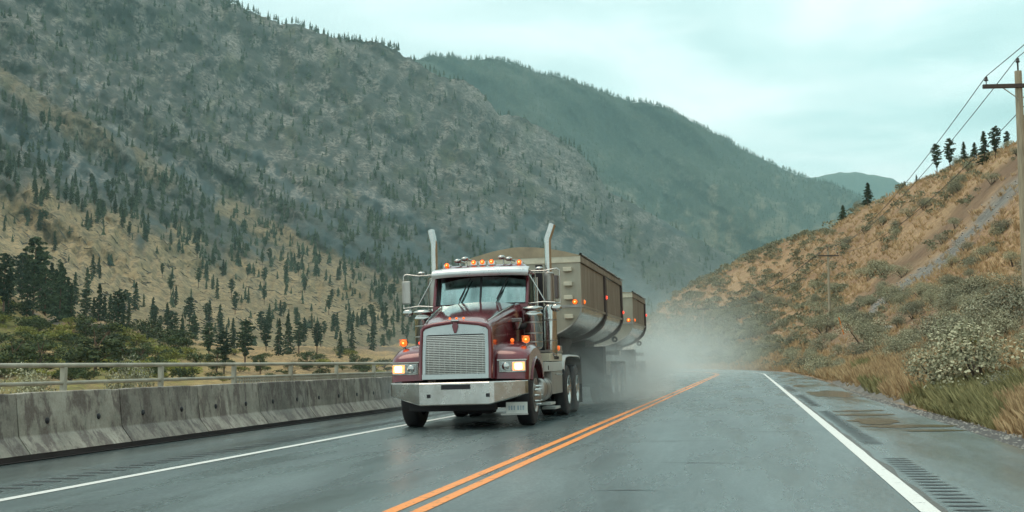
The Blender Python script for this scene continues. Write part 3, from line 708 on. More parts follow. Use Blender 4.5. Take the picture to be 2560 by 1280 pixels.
LV, LT = [], []
while len(LT) < 2400:
    x = rng.uniform(-40, 1050); t = rng.uniform(1.1, 4.6); y = m1y(x, t)[0]
    if m1_masks(x, y, 0)[0] < .55: continue
    dx = rng.uniform(5, 22); sl = rng.choice([rng.uniform(.2, .7), rng.uniform(-.5, .1)], p=[.75, .25])
    t2 = t - dx*sl/((m1y(x, 1)[0]-max(-400, m1y(x, 7)[0]))/6); p = mount.at(x, t); q = mount.at(x+dx, max(1, t2)); k = len(LV); u = np.array([0,0,.55]); LV += [p, p+u, q, q+u*.6, (p+q)/2-np.array([.5,.5,-.5]), (p+q)/2-np.array([-.5,-.5,-.5])]
    LT += [(k, k+2, k+1), (k+2, k+3, k+1), (k, k+4, k+3), (k, k+5, k+3)]
tag(np_mesh('fallen_logs', LV, LT, simple('charred_logs', (.055,.05,.04), .9, 0, .4, .05)), 'charred fallen logs strewn over the tan slope', 'logs', kind='stuff')
def far_pine(seed, segs=6, tiers=6):
    rr = random.Random(seed); V = []; T = []
    for i in range(tiers):
        z0 = .10 + .84*i/tiers; z1 = z0 + .28; R = .15*(1-i/tiers)**.75*rr.uniform(.75, 1.25)+.015; off = rr.uniform(0, 6)
        ap = len(V); V.append((rr.uniform(-.02,.02), rr.uniform(-.02,.02), min(1., z1)))
        for k in range(segs):
            a = off+2*PI*k/segs; r = R*rr.uniform(.45, 1.25); r2 = R*rr.uniform(.2,.5)
            b_ = len(V); V += [(math.cos(a)*r, math.sin(a)*r, z0-.03*rr.random()), (math.cos(a+.5)*r2, math.sin(a+.5)*r2, z0+.04)]
            T.append((ap, b_, b_+1))
            T.append((ap, b_+1, b_+2 if k < segs-1 else ap+1))
    b_ = len(V); V += [(-.012,0,-.05),(.012,0,-.05),(0,.0,.3)]; T.append((b_, b_+1, b_+2))
    return np.array(V), np.array(T)
FP = [far_pine(i) for i in range(6)]
def merge(items, protos, name, mat, wr=(.8, 1.2)):
    Vs, Ts, base = [], [], 0
    for p, h in items:
        V, T = protos[rng.integers(len(protos))]; a = rng.uniform(0, 6.28); c, s = math.cos(a), math.sin(a); w = rng.uniform(*wr)
        R = np.array([[c,-s,0],[s,c,0],[0,0,1]]); Vs.append((V*np.array([w,w,1])*h)@R.T + p); Ts.append(T+base); base += len(V)
    return np_mesh(name, np.concatenate(Vs), np.concatenate(Ts), mat)
tag(merge([(cand[i][1], cand[i][2]*1.15) for i in range(len(cand)) if i not in nset], FP, 'pine_forest', M['pine_far'], (1., 1.5)),
    'scattered pines covering the rocky mountainside beyond the first few hundred', 'forest', kind='stuff')
items = []
for i in range(15000):
    x = rng.uniform(950, 2260); t = rng.uniform(.3, 6.0)**1.0; y = lerp(905, interp(M2R, x), t/6)
    if y > 860 or y < 100: continue
    d = .75 - .5*sstep(.0, .25, fbm(x*.025, y*.03, 5, 5)+.5*(sstep(400, 620, y)-.6))
    if rng.uniform() < d: items.append((mount2.at(x, t), rng.uniform(10, 19)))
for x in np.arange(1020, 2200, 2.6):
    if rng.uniform() < .85: items.append((mount2.at(x, 5.99), rng.uniform(10, 26)))
FP2 = [far_pine(20+i, 4, 4) for i in range(5)]
tag(merge(items, FP2, 'far_forest', M['pine_far'], (1.2, 1.8)), 'dense conifer forest covering the hazy far mountain', 'forest', kind='stuff')

# trees on the right hill ridge
RT = [(2112,.985,50,0,'small dark fir on the right hill crest, lower of the two lone firs'),(2172,.985,62,0,'dark pointed fir standing alone on the right hill crest'),
      (2272,1.,28,2,'low bushy pine left of the ridge pine row'),(2300,1.,30,2,'small round pine on the right ridge line'),(2330,1.,16,3,'stunted pine tuft on the right ridge line'),(2345,.985,82,3,'open thin crowned pine at the start of the ridge row'),(2382,.97,85,2,'bushy pine with red brown patches in the ridge row'),
      (2420,.985,62,2,'rounded pine in the middle of the ridge row'),(2448,.99,52,0,'pointed small pine in the middle of the ridge row'),(2475,.95,88,2,'taller dark pine below the ridge line'),(2500,.95,88,3,'slender sparse pine near the right power pole'),(2524,.985,54,3,'spreading pine just left of the right power pole'),(2566,.99,70,2,'pine cut by the right photo edge')]
for i_, (x, f, hp, k, lab) in enumerate(RT):
    if k == 2 and i_ % 2: k = 4
    p = hill.at(x, 6*f); Z_ = scr(p)[2]; place(pines[k], 'pine_tree', p-np.array([0,0,.3]), hp*Z_/F, lab, 'pine tree', 'pines on the right ridge', w=1.0 if k in (2,3) else (1.4 if k == 4 else 1.9))

# sagebrush over the right hill ------------------------------------------------
sc_ = []
for i in range(9000):
    x = rng.uniform(1600, 2700); t = rng.uniform(1.2, 6.05); p0 = hill.at(x, t); cov = hill_cover(x, t, p0); y = rowy(HK, x, t)
    d = .13 + .5*sstep(.0, .22, fbm(p0[0]*.11, p0[1]*.11, 31)) - .8*cov[1]
    if t < 2: d *= .3
    if x > 2150 and t < 2.9: d *= .12
    nearb = sstep(1950, 2150, x)*sstep(4.3, 3.4, t); d *= 1-.62*nearb
    d *= 1 + 1.2*sstep(2100, 1800, x)
    if t > 4.4: d *= lerp(1, .55, sstep(2000, 2200, x))
    if rng.uniform() > d: continue
    p = hill.at(x, t); Z_ = scr(p)[2]; h = rng.uniform(.3, .85)*(1.35 if rng.uniform() < .2 else 1)*(1+min(.9, Z_/260))*(1+.35*nearb)
    sc_.append((h/Z_, p, h, x, y, t))
sc_.sort(key=lambda q: -q[0])
# keep spacing among the big ones
kept = []; cell = {}
for q in sc_:
    sp = q[2]*(3.8 if q[3] > 2200 and q[5] < 4 else 3.0 if q[5] < 4.3 and q[3] > 1950 else 1.25); k = (int(q[1][0]/sp), int(q[1][1]/sp), 0 if sp > q[2]*2 else int(q[2]*2))
    if cell.get(k, 0) >= 1: continue
    cell[k] = 1; kept.append(q)
print('sage', len(sc_), len(kept))
for q in kept[:285]:
    _, p, h, x, y, t = q
    lab = 'grey green sagebrush clump on the lower right bank near the road' if t < 3.2 else 'grey green sagebrush clump higher on the tan hillside'
    place(sages[int(rng.integers(5))], 'sagebrush', p-np.array([0,0,h*.08]), h*1.25, lab, 'sagebrush', 'sagebrush on the lower bank' if t < 3.2 else 'sagebrush on the hillside', w=rng.uniform(.9, 1.35), tilt=.2)
def low_bush(seed, n=150):
    rr = random.Random(seed); V = []; T = []
    lobes = [(rr.uniform(-.4,.4), rr.uniform(-.4,.4), rr.uniform(.2,.5), rr.uniform(.2,.38)) for _ in range(6)]
    for i in range(n):
        lx, ly, lz, lr = rr.choice(lobes); d = Vector((rr.gauss(0,1), rr.gauss(0,1), rr.gauss(.4,1))).normalized(); c = Vector((lx,ly,lz))+d*lr; w = .13*rr.uniform(.5,1.3)
        u = d.cross(Vector((rr.uniform(-1,1), rr.uniform(-1,1), .3))).normalized()*w*.6; b_ = len(V); V += [tuple(c-u), tuple(c+u), tuple(c+(d+Vector((0,0,.4)))*w)]; T.append((b_, b_+1, b_+2))
    return np.array(V), np.array(T)
LB = [low_bush(i) for i in range(6)]
tag(merge([(q[1], q[2]*1.2) for q in kept[285:]], LB, 'sagebrush_cover', M['sage_far'], (.9, 1.5)), 'countless smaller sagebrush tufts over the right hillside', 'sagebrush', kind='stuff')
# green shrubs and feathery bushes on the near right bank
for x, t, h, k, lab in ((2440,1.9,.9,'y','yellow green bush on the right verge near the photo edge'),(2375,1.6,.7,'y','low yellow green bush where the right verge meets the bank'),(2520,2.3,1.0,'y','yellow green bush under the large sage at the right edge'),(2540,1.55,1.0,'s','round grey sage cut by the right photo edge above the grass'),(2340,2.7,1.25,'s','large pale sage bush leaning on the bank above the gravel'),(2300,2.35,1.0,'s','pale sage bush at the foot of the bank above the gravel'),(2450,3.3,1.5,'s','tall pale sage bush high on the near bank'),(2530,3.6,1.7,'s','largest pale sage mass beside the right power pole'),(2480,3.0,1.1,'y','yellowish bush between the pale sage masses'),(2390,3.0,1.2,'s','rounded sage bush in the middle of the near bank')):
    p = hill.at(x, t); place(yshrubs[rs.randrange(2)] if k == 'y' else sages[rs.randrange(5)], 'yellow_shrub' if k == 'y' else 'sagebrush', p-np.array([0,0,.1]), h*.68, lab, 'shrub' if k == 'y' else 'sagebrush', w=1.35)
# dry grass ---------------------------------------------------------------------
def tuft(seed, n=26, bend=.5):
    rr = random.Random(seed); V = []; T = []
    for i in range(n):
        a = rr.uniform(0, 6.28); r = rr.uniform(0, .25); x, y = math.cos(a)*r, math.sin(a)*r; h = rr.uniform(.5, 1); l = rr.uniform(.1, bend); w = .02
        b_ = len(V); b2 = a+rr.uniform(-1,1); V += [(x-w*math.sin(a), y+w*math.cos(a), -.05), (x+w*math.sin(a), y-w*math.cos(a), -.05), (x+math.cos(b2)*l*.4, y+math.sin(b2)*l*.4, h*.6), (x+math.cos(b2)*l, y+math.sin(b2)*l, h)]
        T += [(b_, b_+1, b_+2), (b_+1, b_+3, b_+2)]
    return np.array(V), np.array(T)
TF = [tuft(i) for i in range(6)]
dry, green = [], []
for i in range(36000):
    x = 1900 + 760*rng.uniform()**.6 if i % 2 else rng.uniform(1640, 2700); t = rng.uniform(.55, 3.1) if i % 3 else rng.uniform(2.4, 6)
    p = hill.at(x, t); cov = hill_cover(x, t, p)
    if rng.uniform() < cov[1]*.9 + (.97*cov[2] if t > 2 else 0): continue
    if t < .75 and rng.uniform() < .5: continue
    Z_ = scr(p)[2]; h = rng.uniform(.12, .42)*(1+Z_/160)*(.6 if t < .9 else 1)
    g = t < 2.4 and mn.noise((p[0]*.35, p[1]*.12, 3)) + (.25 if t < 1.1 else 0) > .2 and x > 2150
    (green if g else dry).append((p, h))
tag(merge(dry, TF, 'dry_grass', M['hay'], (.7, 1.3)), 'dry tan grass on the verge and right hillside', 'grass', kind='stuff')
tag(merge(green, TF, 'green_grass', M['ggrass'], (.8, 1.5)), 'yellow green grass along the right pavement edge', 'grass', kind='stuff')
# loose stones on the scree
def stone(seed):
    rr = random.Random(seed); V = [(rr.uniform(.3,.6)*a, rr.uniform(.3,.6)*b_, rr.uniform(.2,.45)*c) for a, b_, c in ((1,0,0),(-1,0,0),(0,1,0),(0,-1,0),(0,0,1),(0,0,-1))]
    return np.array(V), np.array([(0,2,4),(2,1,4),(1,3,4),(3,0,4),(2,0,5),(1,2,5),(3,1,5),(0,3,5)])
st = []
for i in range(9000):
    x = rng.uniform(2050, 2640); t = rng.uniform(1.2, 6); p = hill.at(x, t)
    if rng.uniform() < hill_cover(x, t, p)[1]: st.append((p, rng.uniform(.12, .4)))
for i in range(2500):
    s = rng.uniform(14, 80); st.append((np.array(road_pt(s, edge_t(s)+rng.uniform(0, .6), -.02)), rng.uniform(.02, .07)))
tag(merge(st, [stone(i) for i in range(5)], 'gravel', simple('grey_stone', (.26,.25,.225), .8, 0, .5, 3)), 'loose grey stones on the scree and road edge', 'gravel', kind='stuff')
p = hill.at(2236, find_t(hill, 2236, 828, 1.5, 5)); o = MB().ball((0,0,.1), .34, 9, 6, (1.2,.9,.7)).build('boulder', M['paleRock']); o.location = p; tag(o, 'small pale boulder on the brown bank right of the orange stake', 'boulder')

for q in pines+sages+shrubs+yshrubs+ltrees: drop(q)

# ---------------------------------------------------------------- poles and lines
def pole(px, D, ytop, half, label, rot=.0, side=None, base=None):
    top = bearing(px, ytop, D)
    # find ground: search hill columns near this point
    best = None
    for x in np.arange(px-40, px+60, 4):
        for t in np.arange(.3, 5.5, .05):
            q = hill.at(x, t); d = math.hypot(q[0]-top[0], q[1]-top[1])
            if best is None or d < best[0]: best = (d, q[2])
    zb = best[1]-.3; h = top[2]-zb
    r = empty('utility_pole', (top[0], top[1], zb), (0, 0, rot)); tag(r, label, 'utility pole', 'poles along the right side of the road')
    MB().tube([(0,0,0),(0,0,h*.5),(0,0,h)], [.165,.145,.12], 12).build('shaft', M['wood'], r)
    a = MB().box(-half, half, -.19, -.07, h-.62, h-.48); a.build('crossarm', M['arm'], r, .01)
    b2 = MB().tube([(-half*.5,-.08,h-.55),(0,-.1,h-1.05)], .02, 5); b2.tube([(half*.5,-.08,h-.55),(0,-.1,h-1.05)], .02, 5); b2.build('brace', M['galv'], r)
    tips = []
    for ix, zz in ((-half+.12, h-.48), (0, h), (half-.12, h-.48)):
        y0 = -.13 if ix else 0
        g = MB().lathe([(0,.015),(.12,.02),(.13,.07),(.17,.075),(.18,.045),(.22,.06),(.26,.05),(.29,.02),(.29,.001)] if ix else [(0,.03),(.3,.03),(.32,.07),(.36,.075),(.38,.045),(.42,.06),(.46,.05),(.49,.02),(.49,.001)], (ix, y0, zz), 2, 10)
        g.build('insulator', M['porcelain'], r)
        c, s = math.cos(rot), math.sin(rot); k = (ix*c - y0*s, ix*s + y0*c, zz + (.29 if ix else .49)); tips.append(Vector((top[0]+k[0], top[1]+k[1], zb+k[2])))
    return tips
P1 = pole(2545, 40, 178, 1.25, 'tall weathered power pole at the right edge of the photo', .1)
P2 = pole(2070, 127, 627, 1.15, 'power pole standing midway on the tan hillside', .2)
P3 = pole(1757, 225, 766, 1.2, 'distant power pole half lost in the spray', .35)
P0 = [p + Vector((6.5, -75, 3.5)) for p in P1]; P4 = [p + Vector((-60, 90, 1)) for p in P3]
def wire(i, a, b_, sag, lab):
    g = MB(); g.tube([a.lerp(b_, k/24) - Vector((0,0,sag*4*(k/24)*(1-k/24))) for k in range(25)], .014, 5); return g
names_ = ('left arm', 'pole top', 'right arm')
for i in range(3):
    for (A, B_, sg, nm, rad) in ((P0, P1, 1., 'overhead cable leading out of the photo from the %s of the near pole', .014), (P1, P2, 1.6, 'overhead cable from the %s of the near pole down to the second pole', .016), (P2, P3, 2.2, 'overhead cable from the %s of the second pole to the distant pole', .022)):
        g = MB(); a, b_ = A[i], B_[i]; g.tube([a.lerp(b_, k/24) - Vector((0,0,sg*4*(k/24)*(1-k/24))) for k in range(25)], rad, 5)
        tag(g.build('power_cable', M['wire']), nm % names_[i], 'cable', 'power cables strung between the poles')
t = find_t(hill, 2122, 832, 1., 5); p = hill.at(2122, t); Z_ = scr(p)[2]
g = MB(); g.tube([(0,0,-.2),(-.45,0,1.5)], .055, 6); o = g.build('marker_stake', M['orange']); o.location = p; tag(o, 'thin leaning orange marker stake beside the second power pole', 'stake')

# ---------------------------------------------------------------- barrier and railing on the left
JP = [(-.30,.0),(-.30,.085),(-.13,.30),(-.075,.84),(.075,.84),(.13,.30),(.30,.085),(.30,.0)]
def barrier(length):
    r = empty('concrete_barrier', (0,0,0))
    rows = []; n = 7
    for i in range(n+1):
        y = lerp(-length/2+.014, length/2-.014, i/n); e = .012 if i in (0, n) else 0
        rows.append([(px_*(1-e*2), y, pz-(e if pz > .5 else 0)) for px_, pz in JP[1:-1]])
    g = MB(); g.grid(rows, smooth=False); g.add(rows[0], [tuple(range(6))]); g.add(rows[-1], [tuple(range(6))]); g.build('wall', M['concrete'], r, .012)
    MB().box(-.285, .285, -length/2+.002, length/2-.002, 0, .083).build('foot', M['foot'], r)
    for yy in (-length/4, length/4):
        h = MB(); h.lathe([(.0,.001),(.0,.040),(-.05,.046)], (.125,yy,.47), 0, 14); h.build('lifting_hole', M['black'], r)
    return r
bl = barrier(2.38)
order = 0
LABB = ['stained concrete barrier block under the pale bush at the photo edge', 'mottled concrete barrier block left of the taller bush', 'brown stained concrete barrier block below the taller pale bush', 'darker concrete barrier block between the bush and the pale block', 'paler concrete barrier block with a grey ring stain', 'speckled concrete barrier block third from the truck', 'cream concrete barrier block second from the truck', 'brown streaked concrete barrier block nearest left of the truck bumper']
k = 0; SOFF = (17.46-1.19) - (-5.35 + 2.38*9)
for i, s in enumerate(np.arange(-5.35, 78, 2.38)):
    s = s + SOFF
    o = bl if i == 0 else dup(bl); p = road_pt(s, -8.97, -.005); o.location = p; o.rotation_euler = (0, -BANK, 0)
    X_, Y_, _z = scr(p)
    if s > 11 and X_ < 1010 and k < 8 and X_ > -60: lab = LABB[k]; k += 1
    else: lab = 'concrete barrier block hidden behind or beyond the red truck' if s > 12 else 'concrete barrier block just outside the left photo edge'
    tag(o, lab, 'barrier', 'concrete barrier blocks along the bridge edge')
# a dark kerb under the blocks
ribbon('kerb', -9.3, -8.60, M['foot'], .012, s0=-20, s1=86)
rl = empty('bridge_railing', road_pt(30, -10.0)); tag(rl, 'pale steel pipe railing with posts and fine bars behind the concrete barrier', 'railing')
bx, by, bz = road_pt(30, -10.0)
def RP(s, z): return (0, s-30, z - bz - 0.0)
zt, zm = 1.0, .52
ztop = 1.05 - 10.9*15.9/F - .0; zmid = 1.05 - 57.5*15.9/F
MB().tube([RP(s, ztop) for s in (2, 20, 50, 90)], .036, 10).build('top_rail', M['galv'], rl)
MB().tube([RP(s, zmid) for s in (2, 20, 50, 90)], .030, 10).build('middle_rail', M['galv'], rl)
s = 15.37 - 2.88*4
while s < 90:
    MB().box(-.04, .04, s-30-.04, s-30+.04, -.45, ztop-bz-.03).build('post', M['galv'], rl, .008)
    if s > 19:
        g = MB(); g.box(-.02,.02, s-30+.06, s-30+2.82, zmid-bz-.075, zmid-bz-.045); g.box(-.02,.02, s-30+.06, s-30+2.82, -.1, -.07)
        for j in range(1, 23): g.tube([(0, s-30+j*.125, -.08), (0, s-30+j*.125, zmid-bz-.02)], .023, 5)
        g.build('bar_panel', M['galv'], rl)
    s += 2.88
b = MB(); b.box(-10.35, -9.3, -20, 92, -.75, -.22); tag(b.build('bridge_deck', M['concrete']), kind='structure')

# ---------------------------------------------------------------- red truck tractor
ROLL = .028
TO = Vector((-4.82, 18.6, -.096))
T = empty('semi_truck', TO, (0, -ROLL, math.radians(1.2)))
tag(T, 'dark red conventional truck with chrome bumper and lit headlights in the oncoming lane', 'truck')
def lamp(name, parent, c, r, ax=1, m='amber', core='amber_core', sq=None, housing=True):
    g = MB(); pr = [(-.035, r*.25), (-.03, r*.7), (-.012, r*.95), (.0, r)]
    g.lathe(pr, c, ax, 16); o = g.build(name, M[m], parent)
    if core: MB().ball((c[0], c[1]-.028 if ax == 1 else c[1], c[2]), r*.42, 10, 6, (1, .35, 1)).build('bulb_glow', M[core], o)
    if housing: MB().lathe([(0, r*1.12), (.05, r*1.1), (.06, r*.3)], c, ax, 16).build('housing', M['chrome'], o)
    return o
# bumper ----------
prf = [(-1.2,.36),(-1.16,.30),(-.68,.03),(-.60,.0),(.60,.0),(.68,.03),(1.16,.30),(1.2,.36)]
rows = []
for z, dy in ((.80,.045),(.792,.012),(.775,0),(.60,0),(.43,0),(.415,.015),(.405,.05)):
    row = []
    for x, y in prf:
        k = max(0, (abs(x)-.6)/.6); zz = z + (k*.17*(1-(z-.405)/.395)); row.append((x, y+dy, zz))
    rows.append(row)
g = MB(); g.grid(rows, smooth=False); back = [[(x*.99, y+.06, z) for x, y, z in r] for r in rows]; g.grid(back, smooth=False)
g.grid([rows[0], back[0]], smooth=False); g.grid([rows[-1], back[-1]], smooth=False)
bump_ = g.build('bumper', M['bumper'], T)
MB().box(-.22, .28, -.006, .03, .675, .755).build('bumper_slot', M['black'], bump_)
for a in (-.47, .545): MB().box(a, a+.065, -.006, .03, .54, .60).build('tow_hole', M['black'], bump_)
# grille -----------
def gpt(x): return 1.755 + .075*max(0, 1-abs(x)/.62)**.9
sh = MB()
outer = [(-.64,.84),(-.645,1.3),(-.62,1.70),(-.56,1.765)] + [(x, gpt(x)+.02) for x in (-.4,-.2,0,.2,.4)] + [(.56,1.765),(.62,1.70),(.645,1.3),(.64,.84)]
inner = [(-.575,.86),(-.575,1.3),(-.565,1.66),(-.53,1.70)] + [(x, gpt(x)-.045) for x in (-.4,-.2,0,.2,.4)] + [(.53,1.70),(.565,1.66),(.575,1.3),(.575,.86)]
def fy(z): return .10 + .10*(z-.85)/.9
rows = [[(x, fy(z)+.10, z) for x, z in outer], [(x, fy(z), z) for x, z in [(a*.985, b) for a, b in outer]], [(x, fy(z)-.012, z) for x, z in [((a+c)/2, (b+d)/2) for (a, b), (c, d) in zip(outer, inner)]], [(x, fy(z), z) for x, z in inner], [(x, fy(z)+.06, z) for x, z in inner]]
g = MB(); g.grid(rows, smooth=True); shell = g.build('grille_surround', M['maroon'], T)
g = MB(); inn2 = [(x*.85, .93 if z < .9 else min(z-.02, 1.61+.0*x)) for x, z in inner]
# chrome frame inside the painted surround
i1 = [(a*.995, b+.005) for a, b in inner]; i2 = [(a*.90, max(.925, min(b-.075, 1.60))) for a, b in inner]
g.grid([[(x, fy(z)+.012, z) for x, z in i1], [(x, fy(z)+.008, z) for x, z in i2], [(x, fy(z)+.05, z) for x, z in i2]], smooth=False)
g.hexa([(-.575,fy(.85)+.0,.85),(.575,fy(.85)+.0,.85),(.575,fy(.85)+.04,.85),(-.575,fy(.85)+.04,.85),(-.575,fy(.93)+.0,.93),(.575,fy(.93)+.0,.93),(.575,fy(.93)+.04,.93),(-.575,fy(.93)+.04,.93)])
g.build('grille_frame', simple('grille_frame_steel', (.40,.42,.41), .3, .8, .12, 4), T)
g = MB(); g.box(-.53, .53, .20, .22, .9, 1.62); g.build('grille_back', M['black'], shell)
g = MB(); n = 23
for i in range(n):
    z = lerp(.945, 1.60, i/(n-1)); y = fy(z)+.018; g.hexa([(-.515,y,z-.0085),(.515,y,z-.0085),(.515,y+.02,z-.0085),(-.515,y+.02,z-.0085),(-.515,y,z+.0085),(.515,y,z+.0085),(.515,y+.02,z+.0085),(-.515,y+.02,z+.0085)])
for i in range(11):
    x = lerp(-.47, .47, i/10); g.hexa([(x-.003,fy(.93)+.03,.93),(x+.003,fy(.93)+.03,.93),(x+.003,fy(.93)+.05,.93),(x-.003,fy(.93)+.05,.93),(x-.003,fy(1.61)+.03,1.61),(x+.003,fy(1.61)+.03,1.61),(x+.003,fy(1.61)+.05,1.61),(x-.003,fy(1.61)+.05,1.61)])
g.build('grille_bars', M['chrome'], T)
g = MB(); g.prism([(-.035,1.80),(-.055,1.74),(-.02,1.62),(.02,1.62),(.055,1.74),(.035,1.80)], 1, fy(1.7)-.02, fy(1.7)+.02); g.build('emblem', M['maroon'], shell, .008)
g = MB(); g.prism([(-.055,1.845),(-.075,1.82),(.075,1.82),(.055,1.845)], 1, .16, .24); g.build('ornament', M['chrome'], shell, .008)
# hood -----------
secs = [(.20,.60,1.76,.84),(.45,.615,1.84,.85),(.9,.64,1.93,.86),(1.4,.68,2.03,.9),(1.9,.74,2.12,1.0),(2.28,.80,2.20,1.1)]
rows = []
for y, w, zt, zb in secs:
    hp = []
    for u, dz in ((0,.055),(.25,.05),(.5,.035),(.7,.012),(.82,.0),(.90,.012),(.96,-.01),(1.0,-.07),(1.02,-.2),(1.03,-.45)):
        hp.append((w*u, y, zt+dz))
    hp.append((w*1.03, y, zb)); rows.append([(-x, yy, z) for x, yy, z in hp[::-1]] + hp[1:])
g = MB(); g.grid(rows); g.build('hood', M['maroon'], T)
g = MB()
for s in (-1, 1): g.tube([(s*.54, .32, 1.815), (s*.62, 1.2, 2.02), (s*.70, 2.0, 2.165)], .018, 6)
g.build('hood_trim', M['chrome'], T)
g = MB(); g.box(.68, .685, .75, 1.3, 1.35, 1.62)
for x in (-.12, 0, .12): lamp('hood_lamp', T, (x, .30+abs(x)*.2, 1.875), .02, 1, 'amber', None, housing=False)
# fenders ----------
def fender(s):
    curve = [(.34,.82),(.36,.95),(.385,1.15),(.42,1.22),(.52,1.29),(.75,1.37),(1.0,1.42),(1.3,1.44),(1.6,1.41),(1.85,1.30),(2.0,1.12),(2.08,.92),(2.1,.80)]
    rows = []
    for y, z in curve:
        r = []
        for x, dz, dy in ((.60,.05,0),(.75,.045,0),(.95,.03,0),(1.10,.0,.01),(1.17,-.03,.03),(1.205,-.085,.07)):
            k = 1 if z > 1.2 else .25; top = dz*k; ff = 1 if y < .5 else 0
            r.append((s*x, y+dy*ff*1.4 - (.045 if ff and x < .9 else 0)*0, z+top))
        rows.append(r)
    g = MB(); g.grid(rows)
    cy, cz, R = 1.3, .52, .66
    arch = []
    for (y, z) in curve:
        d = Vector((y-cy, max(z, .3)-cz)); d = d.normalized()*R if d.length else d; arch.append((y if z < .85 and y < .5 else cy+d.x, z if z < .83 else cz+d.y))
    arch = [(max(a, .62) if c[0] < .5 else a, b) for (a, b), c in zip(arch, curve)]
    out = [rows[i][-1] for i in range(len(curve))]
    g.grid([out, [(s*1.205, a, b) for a, b in arch], [(s*.9, a, b) for a, b in arch]], smooth=False)
    g.add([(s*.6, .345, .82), (s*1.205, .41, .82), (s*1.205, .7, .82), (s*.6, .7, .82)], [(0,1,2,3)])
    f = g.build('fender', M['maroon'], T)
    lip = MB(); lip.tube([(s*1.21, a, b) for a, b in arch[1:]], .022, 6); lip.build('arch_lip', M['maroon'], f)
    # headlamp unit
    hx0, hx1 = .70, 1.17
    h = MB(); h.box(min(s*hx0, s*hx1), max(s*hx0, s*hx1), .345, .46, .935, 1.135); hl = h.build('headlight', M['chrome'], T, .012)
    a, b = sorted((s*.945, s*1.155)); c, d = sorted((s*.72, s*.935))
    MB().box(a, b, .325, .35, .965, 1.105).build('lit_lens', M['head_glow'], hl, .01)
    MB().box(a+.045, b-.045, .315, .33, .985, 1.085).build('beam', M['head'], hl, .008)
    lm = MB(); lm.box(c, d, .328, .35, .955, 1.115); lm.build('clear_lens', M['lens'], hl, .01)
    lr = MB(); lr.lathe([(-.02,.001),(-.012,.05),(0,.065)], ((c+d)/2, .328, 1.035), 1, 14); lr.build('reflector', M['chrome'], hl)
    g = MB(); g.box(min(s*.68, s*1.19), max(s*.68, s*1.19), .33, .40, 1.137, 1.155); g.build('headlight_visor', M['chrome'], T)
    # turn lamp on a stalk
    tl = lamp('turn_signal', T, (s*1.10, .86, 1.495), .064)
    g = MB()
    for kz in (-.045, -.02, .005, .03, .05): g.box(s*1.10-.07, s*1.10+.07, .818, .822, 1.505+kz-.003, 1.505+kz+.003)
    g.build('lens_ribs', M['amber'], tl)
    MB().tube([(s*1.10, .90, 1.40), (s*1.10, .89, 1.46)], .025, 8).build('lamp_stalk', M['chrome'], tl)
    lamp('marker_lamp', T, (s*.83, 1.0, 1.49), .034, 1, 'red_lamp' if s < 0 else 'amber', None)
    return f
for s in (-1, 1): fender(s)
g = MB(); g.box(-.9, .62, .42, .62, .30, .80); g.box(-.9,.9,1.1,1.5,.32,.62); g.box(-.45,-.25,.5,7.4,.62,.9); g.box(.25,.45,.5,7.4,.62,.9); g.box(-.35,.35,1.2,3.,.5,1.2); g.box(-.66,.66,.9,2.1,1.0,1.4); g.box(-.3,.4,1.2,1.6,.22,.5)
g.build('chassis', M['dark'], T, .02)
# licence plate
pl = MB(); pl.box(.79, 1.16, .46, .472, .235, .43); pl = pl.build('licence_plate', simple('plate_enamel', (.62,.63,.58), .4, 0, .1, 14), T, .005)
g = MB()
for x, w in ((.835,.02),(.875,.028),(.922,.022),(.985,.03),(1.035,.02),(1.075,.028)):
    g.box(x, x+w, .454, .459, .295, .37)
g.build('plate_marks', simple('plate_blue', (.30,.38,.42), .5, 0, .3, 30), pl)
MB().box(.70, 1.17, .445, .46, .215, .242).build('plate_bracket', M['brushed'], T)
# cab ----------
cw = .92; y0, y1 = 2.26, 3.15
def hull(rows, name, m, parent, smooth=False, bevel=0):
    g = MB(); g.grid(rows, smooth=smooth); return g.build(name, m, parent, bevel)
g = MB(); g.box(-cw, cw, y0, y1, 1.05, 2.20)
for s in (-1, 1):                      # sills, pillars round real window openings
    a, b = sorted((s*cw, s*(cw-.05)))
    g.hexa([(a,2.26,2.20),(b,2.26,2.20),(b,2.36,2.20),(a,2.36,2.20),(a-.0,2.50,2.82),(b,2.50,2.82),(b,2.60,2.82),(a,2.60,2.82)])
    g.box(a, b, 3.02, y1, 2.20, 2.82); g.box(a, b, 2.80, 2.84, 2.20, 2.82)
    a2, b2 = sorted((s*cw, s*(cw-.06)))
    g.hexa([(a2,2.27,2.20),(b2,2.27,2.20),(b2,2.30,2.20),(a2,2.30,2.20),(a2,2.51,2.82),(b2,2.51,2.82),(b2,2.54,2.82),(a2,2.54,2.82)])
g.box(-cw, cw, y1-.05, y1, 2.2, 2.82)
cab = g.build('cab', M['maroon'], T, .015)
rr_ = []
for y, z, w in ((2.42,2.80,.90),(2.44,2.86,.91),(2.52,2.93,.90),(2.66,2.985,.88),(2.85,3.01,.87),(3.08,3.0,.86),(3.16,2.96,.86),(3.19,2.86,.90),(3.19,2.80,.91)):
    rr_.append([(w*u, y, 2.80 if abs(u) > 1.0 else z - (z-2.80)*max(0, (abs(u)-.86)/.14)**2*.9) for u in (-1.02,-1,-.97,-.93,-.86,-.6,0,.6,.86,.93,.97,1,1.02)])
roof = hull(rr_, 'cab_roof', M['maroon'], T, True)
